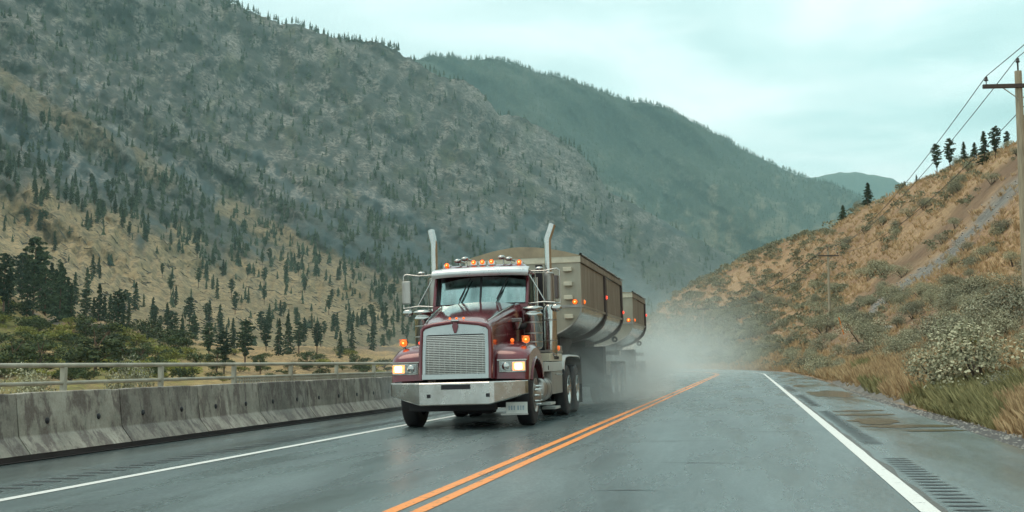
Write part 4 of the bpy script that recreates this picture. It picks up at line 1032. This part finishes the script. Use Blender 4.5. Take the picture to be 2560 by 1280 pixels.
# visor
vs = []
for y, z in ((2.20,2.755),(2.175,2.77),(2.19,2.86),(2.26,2.905),(2.36,2.925),(2.48,2.935)):
    vs.append([(.93*u, y+.10*abs(u)**3, z-.02*abs(u)**4) for u in (-1,-.9,-.6,-.3,0,.3,.6,.9,1)])
g = MB(); g.grid(vs); g.grid([[(x, y+.02, z-.012) for x, y, z in r] for r in vs]); g.build('sun_visor', M['visor'], T)
# windscreen: two panes leaning back
def wpt(x, k): return (x, lerp(2.275, 2.50, k) + .10*(abs(x)/.8)**2, lerp(2.215, 2.80, k))
for s in (-1, 1):
    g = MB(); g.grid([[wpt(s*lerp(.02, .86, i/6), k/4) for i in range(7)] for k in range(5)], smooth=True); g.build('windscreen', M['glass'], T)
    g = MB(); g.add([(s*.925, 2.42, 2.22), (s*.925, 2.80, 2.22), (s*.925, 2.80, 2.78), (s*.925, 2.58, 2.78)], [(0,1,2,3)]); g.add([(s*.925, 2.84, 2.22), (s*.925, 3.02, 2.22), (s*.925, 3.02, 2.78), (s*.925, 2.84, 2.78)], [(0,1,2,3)]); g.build('side_window', M['glass'], T)
g = MB()
for k0, k1, x0, x1 in ((0,1,-.018,.018),): g.grid([[(x0, wpt(x0,k0)[1]-.012, wpt(0,k0)[2]), (x1, wpt(x1,k0)[1]-.012, wpt(0,k0)[2])], [(x0, wpt(x0,k1)[1]-.012, wpt(0,k1)[2]), (x1, wpt(x1,k1)[1]-.012, wpt(0,k1)[2])]])
for k in (0, 1): g.tube([(lambda p: (p[0], p[1]-.008, p[2]))(wpt(x, k)) for x in (-.86,-.4,0,.4,.86)], .016, 6)
for s in (-1, 1): g.tube([(lambda p: (p[0], p[1]-.008, p[2]))(wpt(s*.86, k)) for k in (0,.5,1)], .018, 6)
g.build('windscreen_seal', M['black'], T)
for x0 in (-.42, .30):
    g = MB(); g.tube([(x0, 2.24, 2.205), (x0+.10, 2.30, 2.42), (x0+.16, 2.36, 2.60)], .009, 5); g.tube([(x0+.02, 2.27, 2.30), (x0+.22, 2.41, 2.72)], .012, 4); g.build('wiper', M['black'], T)
g = MB(); g.box(-.86, .86, 2.42, 2.6, 2.1, 2.24); g.build('dashboard', M['dark'], T, .02)
for s in (-1, 1):
    g = MB(); g.box(s*.45-.24, s*.45+.24, 2.86, 3.0, 2.0, 2.62); g.box(s*.45-.13, s*.45+.13, 2.88, 2.97, 2.62, 2.76); g.build('seat', simple('seat_cloth', (.10,.11,.11), .8), T, .03)
g = MB(); g.tube([(.40+.17*math.cos(a*PI/10), 2.66-.06*math.sin(a*PI/10), 2.30+.15*math.sin(a*PI/10)) for a in range(21)], .014, 6); g.build('steering_wheel', M['black'], T)
g = MB(); g.box(.08,.17,2.47,2.475,2.25,2.36); g.box(.19,.25,2.47,2.475,2.25,2.34); g.box(.27,.33,2.47,2.475,2.25,2.35); g.build('papers', simple('paper', (.32,.36,.33), .7, 0, .1), T)
# roof lamps, horns
for x, z in ((-.72,2.995),(-.19,3.03),(-.02,3.03),(.16,3.03),(.70,3.0)):
    o = lamp('roof_lamp', T, (x, 2.66, z+.015), .045); 
    MB().box(x-.07, x+.07, 2.66, 2.82, z-.05, z+.03).build('lamp_base', M['chrome'], o, .01)
for s in (-1, 1):
    for q, dz in ((.36,.09),(.50,.055)):
        g = MB(); g.ball((s*q, 2.66, 2.99+dz+.04), .06, 14, 9, (1.25,1.5,.7)); g.tube([(s*q, 2.66, 2.99+dz+.04), (s*q+.05, 3.0, 2.99+dz+.03)], .02, 8); g.tube([(s*q, 2.85, 2.99), (s*q, 2.85, 2.99+dz+.05)], .015, 6); g.build('air_horn', M['chrome'], T)
# exhaust stacks, mufflers
for s in (-1, 1):
    x, y = s*1.15, 3.38
    g = MB(); g.tube([(x, y, 2.15), (x, y, 3.42), (x, y, 3.50), (x+s*.045, y+.07, 3.66), (x+s*.085, y+.12, 3.80)], [.068,.068,.070,.072,.072], 18, caps=False); st_ = g.build('exhaust_pipe', M['chrome'], T)
    g = MB(); g.lathe([(2.22,.07),(2.24,.095),(2.30,.10),(2.80,.10),(2.84,.095),(2.86,.07)], (x, y, 0), 2, 20); g.build('heat_shield', M['brushed'], st_)
    g = MB(); g.lathe([(1.22,.06),(1.24,.13),(1.28,.135),(2.10,.135),(2.17,.12),(2.23,.07)], (x, y, 0), 2, 24); mf = g.build('muffler', M['chrome'], T)
    g = MB(); g.lathe([(1.5,.138),(1.53,.138)], (x,y,0), 2, 24); g.lathe([(1.9,.138),(1.93,.138)], (x,y,0), 2, 24); g.build('muffler_band', M['brushed'], mf)
    g = MB(); g.tube([(x, y, 1.25), (x*.95, y-.1, 1.05), (x*.6, y-.3, .8)], .06, 10); g.build('exhaust_elbow', M['dark'], T)
    g = MB(); g.box(min(x-s*.25, x-s*.12), max(x-s*.25, x-s*.12), y-.05, y+.05, 1.1, 3.0); g.build('stack_mount', M['dark'], T)
    # grab frame of thin tubes beside the cab
    g = MB(); g.tube([(s*.95, 2.62, 2.80), (s*1.15, 3.05, 2.82), (s*1.26, 3.3, 2.82), (s*1.28, 3.35, 2.7), (s*1.27, 3.35, 2.1)], .012, 6); g.tube([(s*.95, 3.17, 2.75), (s*.95, 3.17, 1.4)], .022, 8); g.build('grab_rail', M['chrome'], T)
    # air cleaner
    x2, y2 = s*1.04, 2.05
    g = MB(); g.lathe([(1.32,.05),(1.34,.13),(1.38,.165),(1.93,.165),(1.95,.175),(1.99,.175),(2.01,.15),(2.05,.14),(2.06,.19),(2.085,.193),(2.11,.185),(2.13,.12),(2.14,.001)], (x2, y2, 0), 2, 24); ac = g.build('air_cleaner', M['chrome'], T)
    g = MB()
    for zz in (1.46, 1.62, 1.82): g.lathe([(zz,.170),(zz+.02,.170)], (x2, y2, 0), 2, 24)
    g.build('band', M['brushed'], ac)
    g = MB(); g.tube([(x2, y2, 1.8), (s*.8, y2-.1, 1.75)], .06, 8); g.build('intake_pipe', M['dark'], ac)
    # mirrors
    mx, my = s*1.45, 2.36
    g = MB(); g.tube([(s*.92, 2.45, 2.82), (s*1.2, 2.38, 2.80), (s*1.46, my, 2.84), (mx+s*.06, my, 2.80)], .013, 6); g.tube([(s*.92, 2.35, 2.20), (s*1.2, 2.33, 2.22), (mx+s*.06, my, 2.19)], .015, 6); g.tube([(mx+s*.06, my+.01, 2.80), (mx+s*.06, my+.01, 2.19)], .011, 6); g.tube([(s*.93, 2.40, 2.75), (s*1.22, 2.36, 2.24)], .013, 6)
    br = g.build('mirror_bracket', M['chrome'], T)
    g = MB(); hw, hd = (.085, .03) if s < 0 else (.035, .085); g.box(mx-hw, mx+hw, my-hd-.01, my+hd-.01, 2.27, 2.71); g.build('mirror', M['brushed'] if s < 0 else simple('brown_mirror_back', (.10,.075,.07), .4), T, .02)
    g = MB(); g.ball((mx-s*.02, my, 2.10), .10, 14, 8, (1.05,.5,.75)); g.build('convex_mirror', M['chrome'], T)
    g = MB(); g.ball((s*1.14, 2.30, 2.845), .05, 12, 8, (1.5,1,.7)); g.build('cab_lamp', M['chrome'], T)
    g = MB(); g.hexa([(s*.78-.10,1.62,1.83),(s*.78+.12,1.62,1.83),(s*.78+.12,1.75,1.83),(s*.78-.10,1.75,1.83),(s*.78-.10,1.60,1.90),(s*.78+.12,1.60,1.90),(s*.78+.12,1.77,1.90),(s*.78-.10,1.77,1.90)]); g.lathe([(1.70,.03),(1.83,.10)], (s*.80,1.68,0), 2, 14); g.build('hood_mirror', M['chrome'], T, .006)
    # tank, steps, side boxes
    g = MB(); g.lathe([(2.12,.001),(2.12,.22),(2.15,.25),(3.05,.25),(3.08,.22),(3.08,.001)], (s*.97, 0, .60), 1, 24); tk = g.build('fuel_tank', M['brushed'], T)
    g = MB()
    for yy in (2.35, 2.85): g.lathe([(yy,.254),(yy+.04,.254)], (s*.97, 0, .60), 1, 24)
    g.build('tank_strap', M['dark'], tk)
    a, b = sorted((s*.80, s*1.20))
    g = MB(); g.box(a, b, 2.2, 4.55, .92, 1.10); g.build('tool_box', M['white'], T, .012)
    g = MB(); g.box(a, b-.004 if s > 0 else b, 3.15, 4.55, .48, .915); g.build('battery_box', M['brushed'], T, .012)
    g = MB(); g.box(a, b, 2.9, 4.6, 1.115, 1.27); pn_ = g.build('side_panel', M['cream'] if s > 0 else M['brushed'], T, .01)
    g = MB(); g.box(a, b, 2.9, 4.7, 1.285, 1.325); g.build('deck_edge', M['brushed'], T)
    g = MB(); ss_ = sorted((s*1.0, s*1.26)); g.box(*ss_, 2.45, 3.05, .30, .345); g.box(*ss_, 3.05, 3.7, .20, .245); g.box(*sorted((s*1.02, s*1.06)), 2.5, 2.55, .3, .5); g.build('step', M['white'], T)
    g = MB(); g.tube([(s*1.215, 3.5, .86), (s*1.215, 4.4, .86)], .018, 8); g.build('handle', M['chrome'], T)
    g = MB(); g.box(*sorted((s*1.20, s*1.208)), 2.62, 2.68, .95, 1.03); g.build('latch', M['dark'], T)
    # quarter fender and rail over the drive wheels
    g = MB(); pts = [(4.55,.95),(4.62,1.12),(4.8,1.22),(5.3,1.25),(6.4,1.25),(7.0,1.24),(7.2,1.18),(7.34,1.0),(7.38,.6)]
    g.grid([[(s*.72, y, z) for y, z in pts], [(s*1.24, y, z) for y, z in pts], [(s*1.25, y, z-.04) for y, z in pts]]); g.build('rear_fender', M['brushed'], T)
f_ = bpy.data.curves.new('lettering', 'FONT'); f_.body = 'eastline'; f_.size = .17; f_.extrude = .002; f_.align_x = 'CENTER'; f_.align_y = 'CENTER'; f_.space_character = 1.05
ft = bpy.data.objects.new('lettering', f_); COL.objects.link(ft); ft.parent = T; ft.location = (1.205, 3.75, 1.192); ft.rotation_euler = (PI/2, 0, PI/2); ft.scale = (1.25, .8, 1); f_.materials.append(M['black'])
bpy.context.view_layer.update(); me_ = bpy.data.meshes.new_from_object(ft.evaluated_get(bpy.context.evaluated_depsgraph_get())); fm = bpy.data.objects.new('panel_lettering', me_); COL.objects.link(fm); fm.parent = T; fm.matrix_local = ft.matrix_local.copy(); bpy.data.objects.remove(ft)
# frame deck behind the cab with twin amber lamps
g = MB(); g.box(-1.02, 1.02, 4.0, 5.9, 1.33, 1.45); dk = g.build('rear_deck', M['brushed'], T, .01)
lamp('deck_lamp', T, (1.02, 5.0, 1.395), .055, 1, 'amber'); 
for s in (-1, 1):
    g = MB(); g.lathe([(0,.055),(.015,.05),(.03,.02)], (s*1.02, 5.35, 1.395), 0, 14, s); g.build('side_lamp', M['amber'], T)
g = MB(); g.box(-.5,.5,5.5,6.6,1.0,1.32); g.build('fifth_wheel', M['dark'], T)
# wheels ----------
def wheel(parent, x, y, s, dual, front=False, R=.52, z=.0):
    w = .25 if not dual else .56
    tp = [(-.5,.30),(-.5,.40),(-.47,.48),(-.40,.512),(-.33,.52),(.33,.52),(.40,.512),(.47,.48),(.5,.40),(.5,.30)]
    g = MB()
    if dual:
        for off in (-.155, .155): g.lathe([(a*.26, r*R/.52) for a, r in tp], (x+off, y, R+z), 0, 40)
    else: g.lathe([(a*.29, r*R/.52) for a, r in tp], (x, y, R+z), 0, 40)
    ty = g.build('tyre', M['rubber'], parent)
    ox = x + s*(.29 if dual else .145)
    g = MB()
    if dual or not front:
        g.lathe([(.0,.295),(.012,.30),(.0,.285),(-.05,.27),(-.17,.25),(-.18,.16),(-.10,.13),(-.02,.12),(.0,.09),(.0,.001)], (ox, y, R+z), 0, 32, s)
    else:
        g.lathe([(.0,.295),(.012,.30),(.0,.285),(-.03,.27),(-.02,.20),(.02,.17),(.03,.12),(.09,.10),(.10,.001)], (ox, y, R+z), 0, 32, s)
    rm = g.build('rim', M['chrome'] if not front else M['brushed'], ty)
    g = MB()
    for k in range(10):
        a = 2*PI*k/10; cy_, cz_ = y+math.cos(a)*.165, R+z+math.sin(a)*.165
        if front: g.lathe([(0,.028),(.03,.024),(.10,.001)], (ox-s*.0+s*.015, cy_, cz_), 0, 8, s)
        else: g.lathe([(0,.02),(.03,.018),(.035,.001)], (ox-s*.165, cy_, cz_), 0, 8, s)
    g.build('lug_nuts', M['chrome'], ty)
    return ty
for s in (-1, 1):
    wheel(T, s*1.02, 1.3, s, False, True)
    for y in (5.25, 6.65): wheel(T, s*.94, y, s, True)
    g = MB(); g.box(*sorted((s*.66, s*1.24)), 7.42, 7.44, .18, 1.2); g.build('mud_flap', M['black'], T)
g = MB()
for y in (1.3, 5.25, 6.65): g.tube([(-.9, y, .52), (.9, y, .52)], .07, 8)
g.build('axle', M['dark'], T)

# ---------------------------------------------------------------- trailers
def trailer(name, label, y0, segs, ztop, axles, hop, dome, lampz):
    R_ = empty(name, TO + Vector((0, y0, 0)), (0, -ROLL, 0)); tag(R_, label, 'trailer', 'bulk trailers behind the red truck')
    yE = segs[-1] - y0; W = 1.30; zs = 2.32; zb = 1.60
    def bel(u): return (W*math.sin(u), zs - (zs-zb)*math.cos(u)**1.0) 
    bp = [(W*math.sin(a), zs-(zs-zb)*math.cos(a)) for a in np.linspace(-PI/2, PI/2, 25)]
    # front sheet: flat above, half round below
    g = MB(); g.prism([(-W, zs), (-W, ztop-.16), (W, ztop-.16), (W, zs)] + [(x, z) for x, z in bp[::-1][1:-1]], 1, 0, .05); fr = g.build('front_wall', M['tfront'], R_)
    g = MB(); g.box(-W-.01, W+.01, -.03, .06, ztop-.16, ztop); g.build('front_rail', M['cream'], R_, .01)
    g = MB(); g.box(-W-.002, W+.002, -.022, 0, zs-.02, zs+.035); g.tube([(x, -.012, z) for x, z in bp], .016, 6); g.build('seam_rail', M['brushed'], fr)
    g = MB()
    for z in ((3.14, 2.82, 2.52, 2.10) if dome > .1 else ()): MB().box(.93, 1.12, -.13, 0, z-.045, z+.045).build('ladder_step', M['cream'], fr, .008)
    # side walls by section
    ys = [0] + [q - y0 for q in segs]
    for s in (-1, 1):
        for k in range(len(ys)-1):
            a, b = ys[k]+(.05 if k == 0 else .16), ys[k+1]-(.0 if k == len(ys)-2 else 0)
            g = MB(); n = 14; rows = []
            for j in range(n+1):
                y = lerp(a, b, j/n); rows.append([(s*(W-.012+.002*math.sin(j*2.1+q)), y, lerp(zs+.03, ztop-.17, q/4)) for q in range(5)])
            g.grid(rows, smooth=True); g.build('side_panel', M['tside'], R_)
        for q in ys[1:]:
            g = MB(); g.box(*sorted((s*(W-.05), s*(W+.035))), q-.06 if q != ys[-1] else q-.26, q+.26 if q != ys[-1] else q, zs-.05, ztop-.16); q0, q1 = (q-.06, q+.26) if q != ys[-1] else (q-.26, q); hb = [p for p in bp if p[0]*s >= -.01]; g.grid([[(x*1.02, y, z-.03 if abs(x) < 1.25 else z) for x, z in hb] for y in (q0, q1)], smooth=False); g.grid([[(x*1.02, q0, z-.03 if abs(x) < 1.25 else z) for x, z in hb], [(x*.94, q0, z+.06) for x, z in hb]], smooth=False); g.build('side_post', simple('rusty_post', (.06,.042,.038), .6, .1), R_, .012)
        g = MB(); g.box(*sorted((s*(W-.02), s*(W+.03))), 0, yE, ztop-.16, ztop-.02); g.build('top_rail', M['tside'], R_, .008)
        g = MB(); g.box(*sorted((s*(W-.01), s*(W+.025))), .05, yE, zs-.02, zs+.03); g.build('side_seam', M['cream'] if 0 else M['brushed'], R_)
        # furled tarp edge
        rows = []
        for j in range(61):
            y = lerp(-.05, yE, j/60); h = .035+.022*mn.noise((y*3.1, s, y0)); rows.append([(s*(W+.02+h*math.cos(t)), y, ztop+.01+h*math.sin(t)+.015*mn.noise((y*1.4, 3, s))) for t in np.linspace(-.6, 3.4, 7)])
        g = MB(); g.grid(rows); g.build('tarp_edge', simple('dark_tarp_edge', (.05,.05,.05), .3, 0, .6, 5), R_)
    # belly in sections: each tapers up to a hopper gate
    for k in range(len(ys)-1):
        a, b = ys[k], ys[k+1]; rows = []
        for j in range(17):
            q = j/16; y = lerp(a+.03, b-.03, q); e = .30*max(0, abs(2*q-1)-.55)/.45 if k or j > 8 else .30*0
            if k == 0 and j > 8: e = .14*max(0, (2*q-1)-.6)/.4
            elif k: e = .16*max(0, abs(2*q-1)-.6)/.4
            rows.append([(x*(1-e*.35*abs(math.cos(u))), y, z + e*(zs-z)*.9) for (x, z), u in zip(bp, np.linspace(-PI/2, PI/2, 25))])
        g = MB(); g.grid(rows); g.build('belly', M['tbelly'], R_)
        c = (a+b)/2
        g = MB(); g.hexa([(-.45,c-.5,1.0),(.45,c-.5,1.0),(.45,c+.5,1.0),(-.45,c+.5,1.0),(-.62,c-.95,1.66),(.62,c-.95,1.66),(.62,c+.95,1.66),(-.62,c+.95,1.66)]); g.build('hopper_gate', M['dark'], R_)
    # back wall and tarpaulin
    g = MB(); g.prism([(-W, zs), (-W, ztop), (W, ztop), (W, zs)] + bp[::-1][1:-1], 1, yE-.05, yE); g.build('rear_wall', M['tfront'], R_)
    rows = []
    for j in range(41):
        y = lerp(-.04, yE, j/40); rows.append([(W*u, y, ztop+.0+dome*max(0, 1-abs(u)**1.7)*(.92+.08*math.sin(y*5)) + (.02*mn.noise((u*3, y*1.5, 1)))) for u in np.linspace(-1, 1, 17)])
    g = MB(); g.grid(rows); g.grid([rows[0], [(x, y, ztop-.02) for x, y, z in rows[0]]], smooth=False); g.build('tarpaulin', M['tarp'], R_)
    # frame, gear, wheels
    ya = [a-y0 for a in axles]
    g = MB(); g.box(-.5, -.35, .6, yE-.1, 1.05, 1.35); g.box(.35, .5, .6, yE-.1, 1.05, 1.35)
    for a in ya: g.box(-.9, .9, a-.06, a+.06, .45, .6)
    g.build('frame', M['dark'], R_)
    g = MB(); g.box(-1.15, 1.15, ya[0]-1.2, ya[0]-.62, .55, 1.5); g.build('side_skirt', M['dark'], R_)
    for s in (-1, 1):
        for a in ya: wheel(R_, s*.96, a, s, True, z=.01)
        g = MB(); g.grid([[(x, y, z) for y, z in ((ya[0]-.62,.75),(ya[0]-.55,1.05),(ya[0]-.35,1.12),(ya[-1]+.35,1.12),(ya[-1]+.55,1.02),(ya[-1]+.62,.7))] for x in (s*.68, s*1.26)]); g.build('mudguard', M['brushed'], R_)
        g = MB(); g.box(*sorted((s*.68, s*1.24)), ya[-1]+.64, ya[-1]+.66, .18, 1.05); g.build('mud_flap', M['black'], R_)
        lamp('front_lamp', R_, (s*1.16, -.03, zs+.10), .055)
        g = MB(); g.lathe([(0,.05),(.02,.045),(.035,.01)], (s*(W+.03), .22, zs+.10), 0, 14, s); g.build('side_lamp', M['amber'], R_)
        for q in ys[1:]:
            g = MB(); g.lathe([(0,.045),(.02,.04),(.03,.01)], (s*(W+.04), q-.08 if q == ys[-1] else q+.08, zs+.42 if q == ys[1] else zs+.2), 0, 12, s); g.build('side_lamp', M['red_lamp'], R_)
    g = MB(); g.lathe([(0,.09),(.05,.09),(.06,.03)], (W-.25, yE, 1.75), 1, 14); g.build('gate_crank', M['black'], R_)
    g = MB(); g.box(-1.2, 1.2, yE-.3, yE+.2, 1.30, 1.42); g.build('rear_crossmember', M['brushed'], R_)
    return R_
trailer('bulk_trailer', 'front bulk trailer with weathered tan sides and rounded belly right behind the red truck', 6.3, [10.5, 14.6], 3.45, [12.2, 13.57, 14.94], 2, .26, 0)
trailer('bulk_trailer', 'shorter rear bulk trailer at the tail of the truck in the spray', 17.8, [22.25], 3.30, [20.4, 21.75], 1, .07, 0)
g = MB(); g.tube([(0, 8.4, 1.2), (0, 11.6, 1.1)], .08, 8)
# ---------------------------------------------------------------- sky, sun, air
w = bpy.data.worlds.new('World'); S.world = w; w.use_nodes = True; nt = w.node_tree
for n in list(nt.nodes): nt.nodes.remove(n)
out = N(nt, 'ShaderNodeOutputWorld'); SE, SR = math.radians(70), math.radians(255)
sky = N(nt, 'ShaderNodeTexSky', sky_type='NISHITA'); sky.sun_disc = False; sky.sun_elevation = SE; sky.sun_rotation = SR; sky.altitude = 300; sky.air_density = 1; sky.dust_density = 2
bg1 = N(nt, 'ShaderNodeBackground'); L(nt, sky.outputs[0], bg1.inputs[0]); bg1.inputs[1].default_value = .08
tc = N(nt, 'ShaderNodeTexCoord'); mp = N(nt, 'ShaderNodeMapping'); mp.inputs['Scale'].default_value = (1.3, 1.3, 4.2); mp.inputs['Rotation'].default_value = (.12, .22, .3); L(nt, tc.outputs['Generated'], mp.inputs[0])
n1 = noise(nt, 2.6, mp.outputs[0], 7, .52, .35)
mp3 = N(nt, 'ShaderNodeMapping'); mp3.inputs['Scale'].default_value = (2.2, 2.2, 9); mp3.inputs['Rotation'].default_value = (.1, .28, .2); L(nt, tc.outputs['Generated'], mp3.inputs[0]); n2 = noise(nt, 3.2, mp3.outputs[0], 6, .55, .5)
cl = ramp(nt, n1, [(.38, (.40,.60,.595)), (.47, (.54,.74,.73)), (.55, (.69,.84,.83)), (.66, (.93,.97,.96))])
cl = mix(nt, ramp(nt, n2, [(.52, (0,0,0)), (.72, (.6,.6,.6))]), cl, (.82,.95,.93))
sx = N(nt, 'ShaderNodeSeparateXYZ'); L(nt, tc.outputs['Generated'], sx.inputs[0])
fl = N(nt, 'ShaderNodeMapRange'); L(nt, sx.outputs[0], fl.inputs[0]); fl.inputs[1].default_value = .12; fl.inputs[2].default_value = -.25; fl.inputs[3].default_value = 0; fl.inputs[4].default_value = .5
cl = mix(nt, fl.outputs[0], cl, (.76,.87,.86))
bg2 = N(nt, 'ShaderNodeBackground'); L(nt, cl, bg2.inputs[0]); bg2.inputs[1].default_value = 1.02
ms = N(nt, 'ShaderNodeMixShader'); ms.inputs[0].default_value = .9; L(nt, bg1.outputs[0], ms.inputs[1]); L(nt, bg2.outputs[0], ms.inputs[2]); L(nt, ms.outputs[0], out.inputs['Surface'])
sun = bpy.data.lights.new('sun', 'SUN'); sun.energy = 1.1; sun.angle = math.radians(40); sun.color = (1, .80, .62)
so = bpy.data.objects.new('sun', sun); COL.objects.link(so)
# Nishita: rotation measured from +Y towards +X; lamp shines along -Z
d = Vector((math.sin(SR)*math.cos(SE), math.cos(SR)*math.cos(SE), math.sin(SE))); so.rotation_euler = d.to_track_quat('Z', 'Y').to_euler()
def volume(name, dens, col, aniso=0.):
    m = bpy.data.materials.new(name); m.use_nodes = True; nt = m.node_tree
    for n in list(nt.nodes): nt.nodes.remove(n)
    o = N(nt, 'ShaderNodeOutputMaterial'); v = N(nt, 'ShaderNodeVolumePrincipled'); v.inputs['Color'].default_value = c4(col); v.inputs['Density'].default_value = dens; v.inputs['Anisotropy'].default_value = aniso
    L(nt, v.outputs[0], o.inputs['Volume']); return m, nt, v
m, nt, v = volume('haze_air', .74e-4, (.57, .90, .92))
b = MB(); b.box(-13000, 13000, -2500, 15500, -15, 1900); o = b.build('haze', m); tag(o, 'pale teal haze filling the valley air', 'haze', kind='stuff')
# wheel spray hanging behind the truck
def spray(name, label, x0, x1, y0, y1, z1, peak, seed, fn):
    m, nt, v = volume(name+'_mist', 1, (.90, .985, .97), .1)
    t = N(nt, 'ShaderNodeTexCoord'); s = N(nt, 'ShaderNodeSeparateXYZ'); L(nt, t.outputs['Object'], s.inputs[0])
    mp = N(nt, 'ShaderNodeMapping'); mp.inputs['Scale'].default_value = (.8, .35, .9); mp.inputs['Location'].default_value = (seed, 0, 0); L(nt, t.outputs['Object'], mp.inputs[0])
    n = noise(nt, 1.0, mp.outputs[0], 5, .65, 1.2); nr = N(nt, 'ShaderNodeMapRange'); L(nt, n, nr.inputs[0]); nr.inputs[1].default_value = .40; nr.inputs[2].default_value = .66
    def rng_(sock, a, b_, c=0., d=1.):
        r = N(nt, 'ShaderNodeMapRange', interpolation_type='SMOOTHSTEP'); L(nt, sock, r.inputs[0]); r.inputs[1].default_value = a; r.inputs[2].default_value = b_; r.inputs[3].default_value = c; r.inputs[4].default_value = d; return r.outputs[0]
    dens = fn(nt, s.outputs, rng_, math_)
    dens = math_(nt, 'MULTIPLY', dens, math_(nt, 'ADD', math_(nt, 'MULTIPLY', nr.outputs[0], .85), .15)); dens = math_(nt, 'MULTIPLY', dens, peak)
    L(nt, dens, v.inputs['Density']); b = MB(); b.box(x0, x1, y0, y1, .02, z1); o = b.build(name, m); tag(o, label, 'spray', kind='stuff')
    return o
def f_side(nt, o, R, MM):
    a = R(o[1], 21.8, 29); z = R(o[2], 2.1, .2); e = MM(nt, 'MULTIPLY', R(o[0], -1.9, -3.1), R(o[0], -8.6, -7.2)); far = R(o[1], 43, 40)
    return MM(nt, 'MULTIPLY', MM(nt, 'MULTIPLY', a, z), MM(nt, 'MULTIPLY', e, far))
spray('wheel_spray', 'misty water spray thrown up around the truck and trailer wheels', -8.7, -1.7, 21.0, 42.5, 2.4, .5, 3, f_side)
def f_back(nt, o, R, MM):
    q = MM(nt, 'MAXIMUM', MM(nt, 'SUBTRACT', o[1], 92.), 0.); xs = MM(nt, 'ADD', o[0], MM(nt, 'DIVIDE', MM(nt, 'MULTIPLY', q, q), 300.)); a = R(o[1], 41, 52); z = R(o[2], 7.2, .2); e = MM(nt, 'MULTIPLY', R(xs, 2.8, -4.5), R(xs, -9.5, -6.)); far = R(o[1], 190, 120)
    return MM(nt, 'MULTIPLY', MM(nt, 'MULTIPLY', a, z), MM(nt, 'MULTIPLY', e, far))
spray('spray_cloud', 'pale cloud of road spray hanging behind the trailers over the curve', -40, 2.8, 42.6, 190, 7.4, .042, 11, f_back)
S.cycles.volume_step_rate = 1.5; S.cycles.volume_max_steps = 256; S.cycles.volume_bounces = 1
S.cycles.max_bounces = 6; S.cycles.diffuse_bounces = 2; S.cycles.glossy_bounces = 3; S.cycles.transparent_max_bounces = 12; S.cycles.use_denoising = True
S.cycles.sample_clamp_indirect = 6
S.view_settings.view_transform = 'Standard'; S.view_settings.look = 'None'; S.view_settings.exposure = .66; S.view_settings.gamma = 1
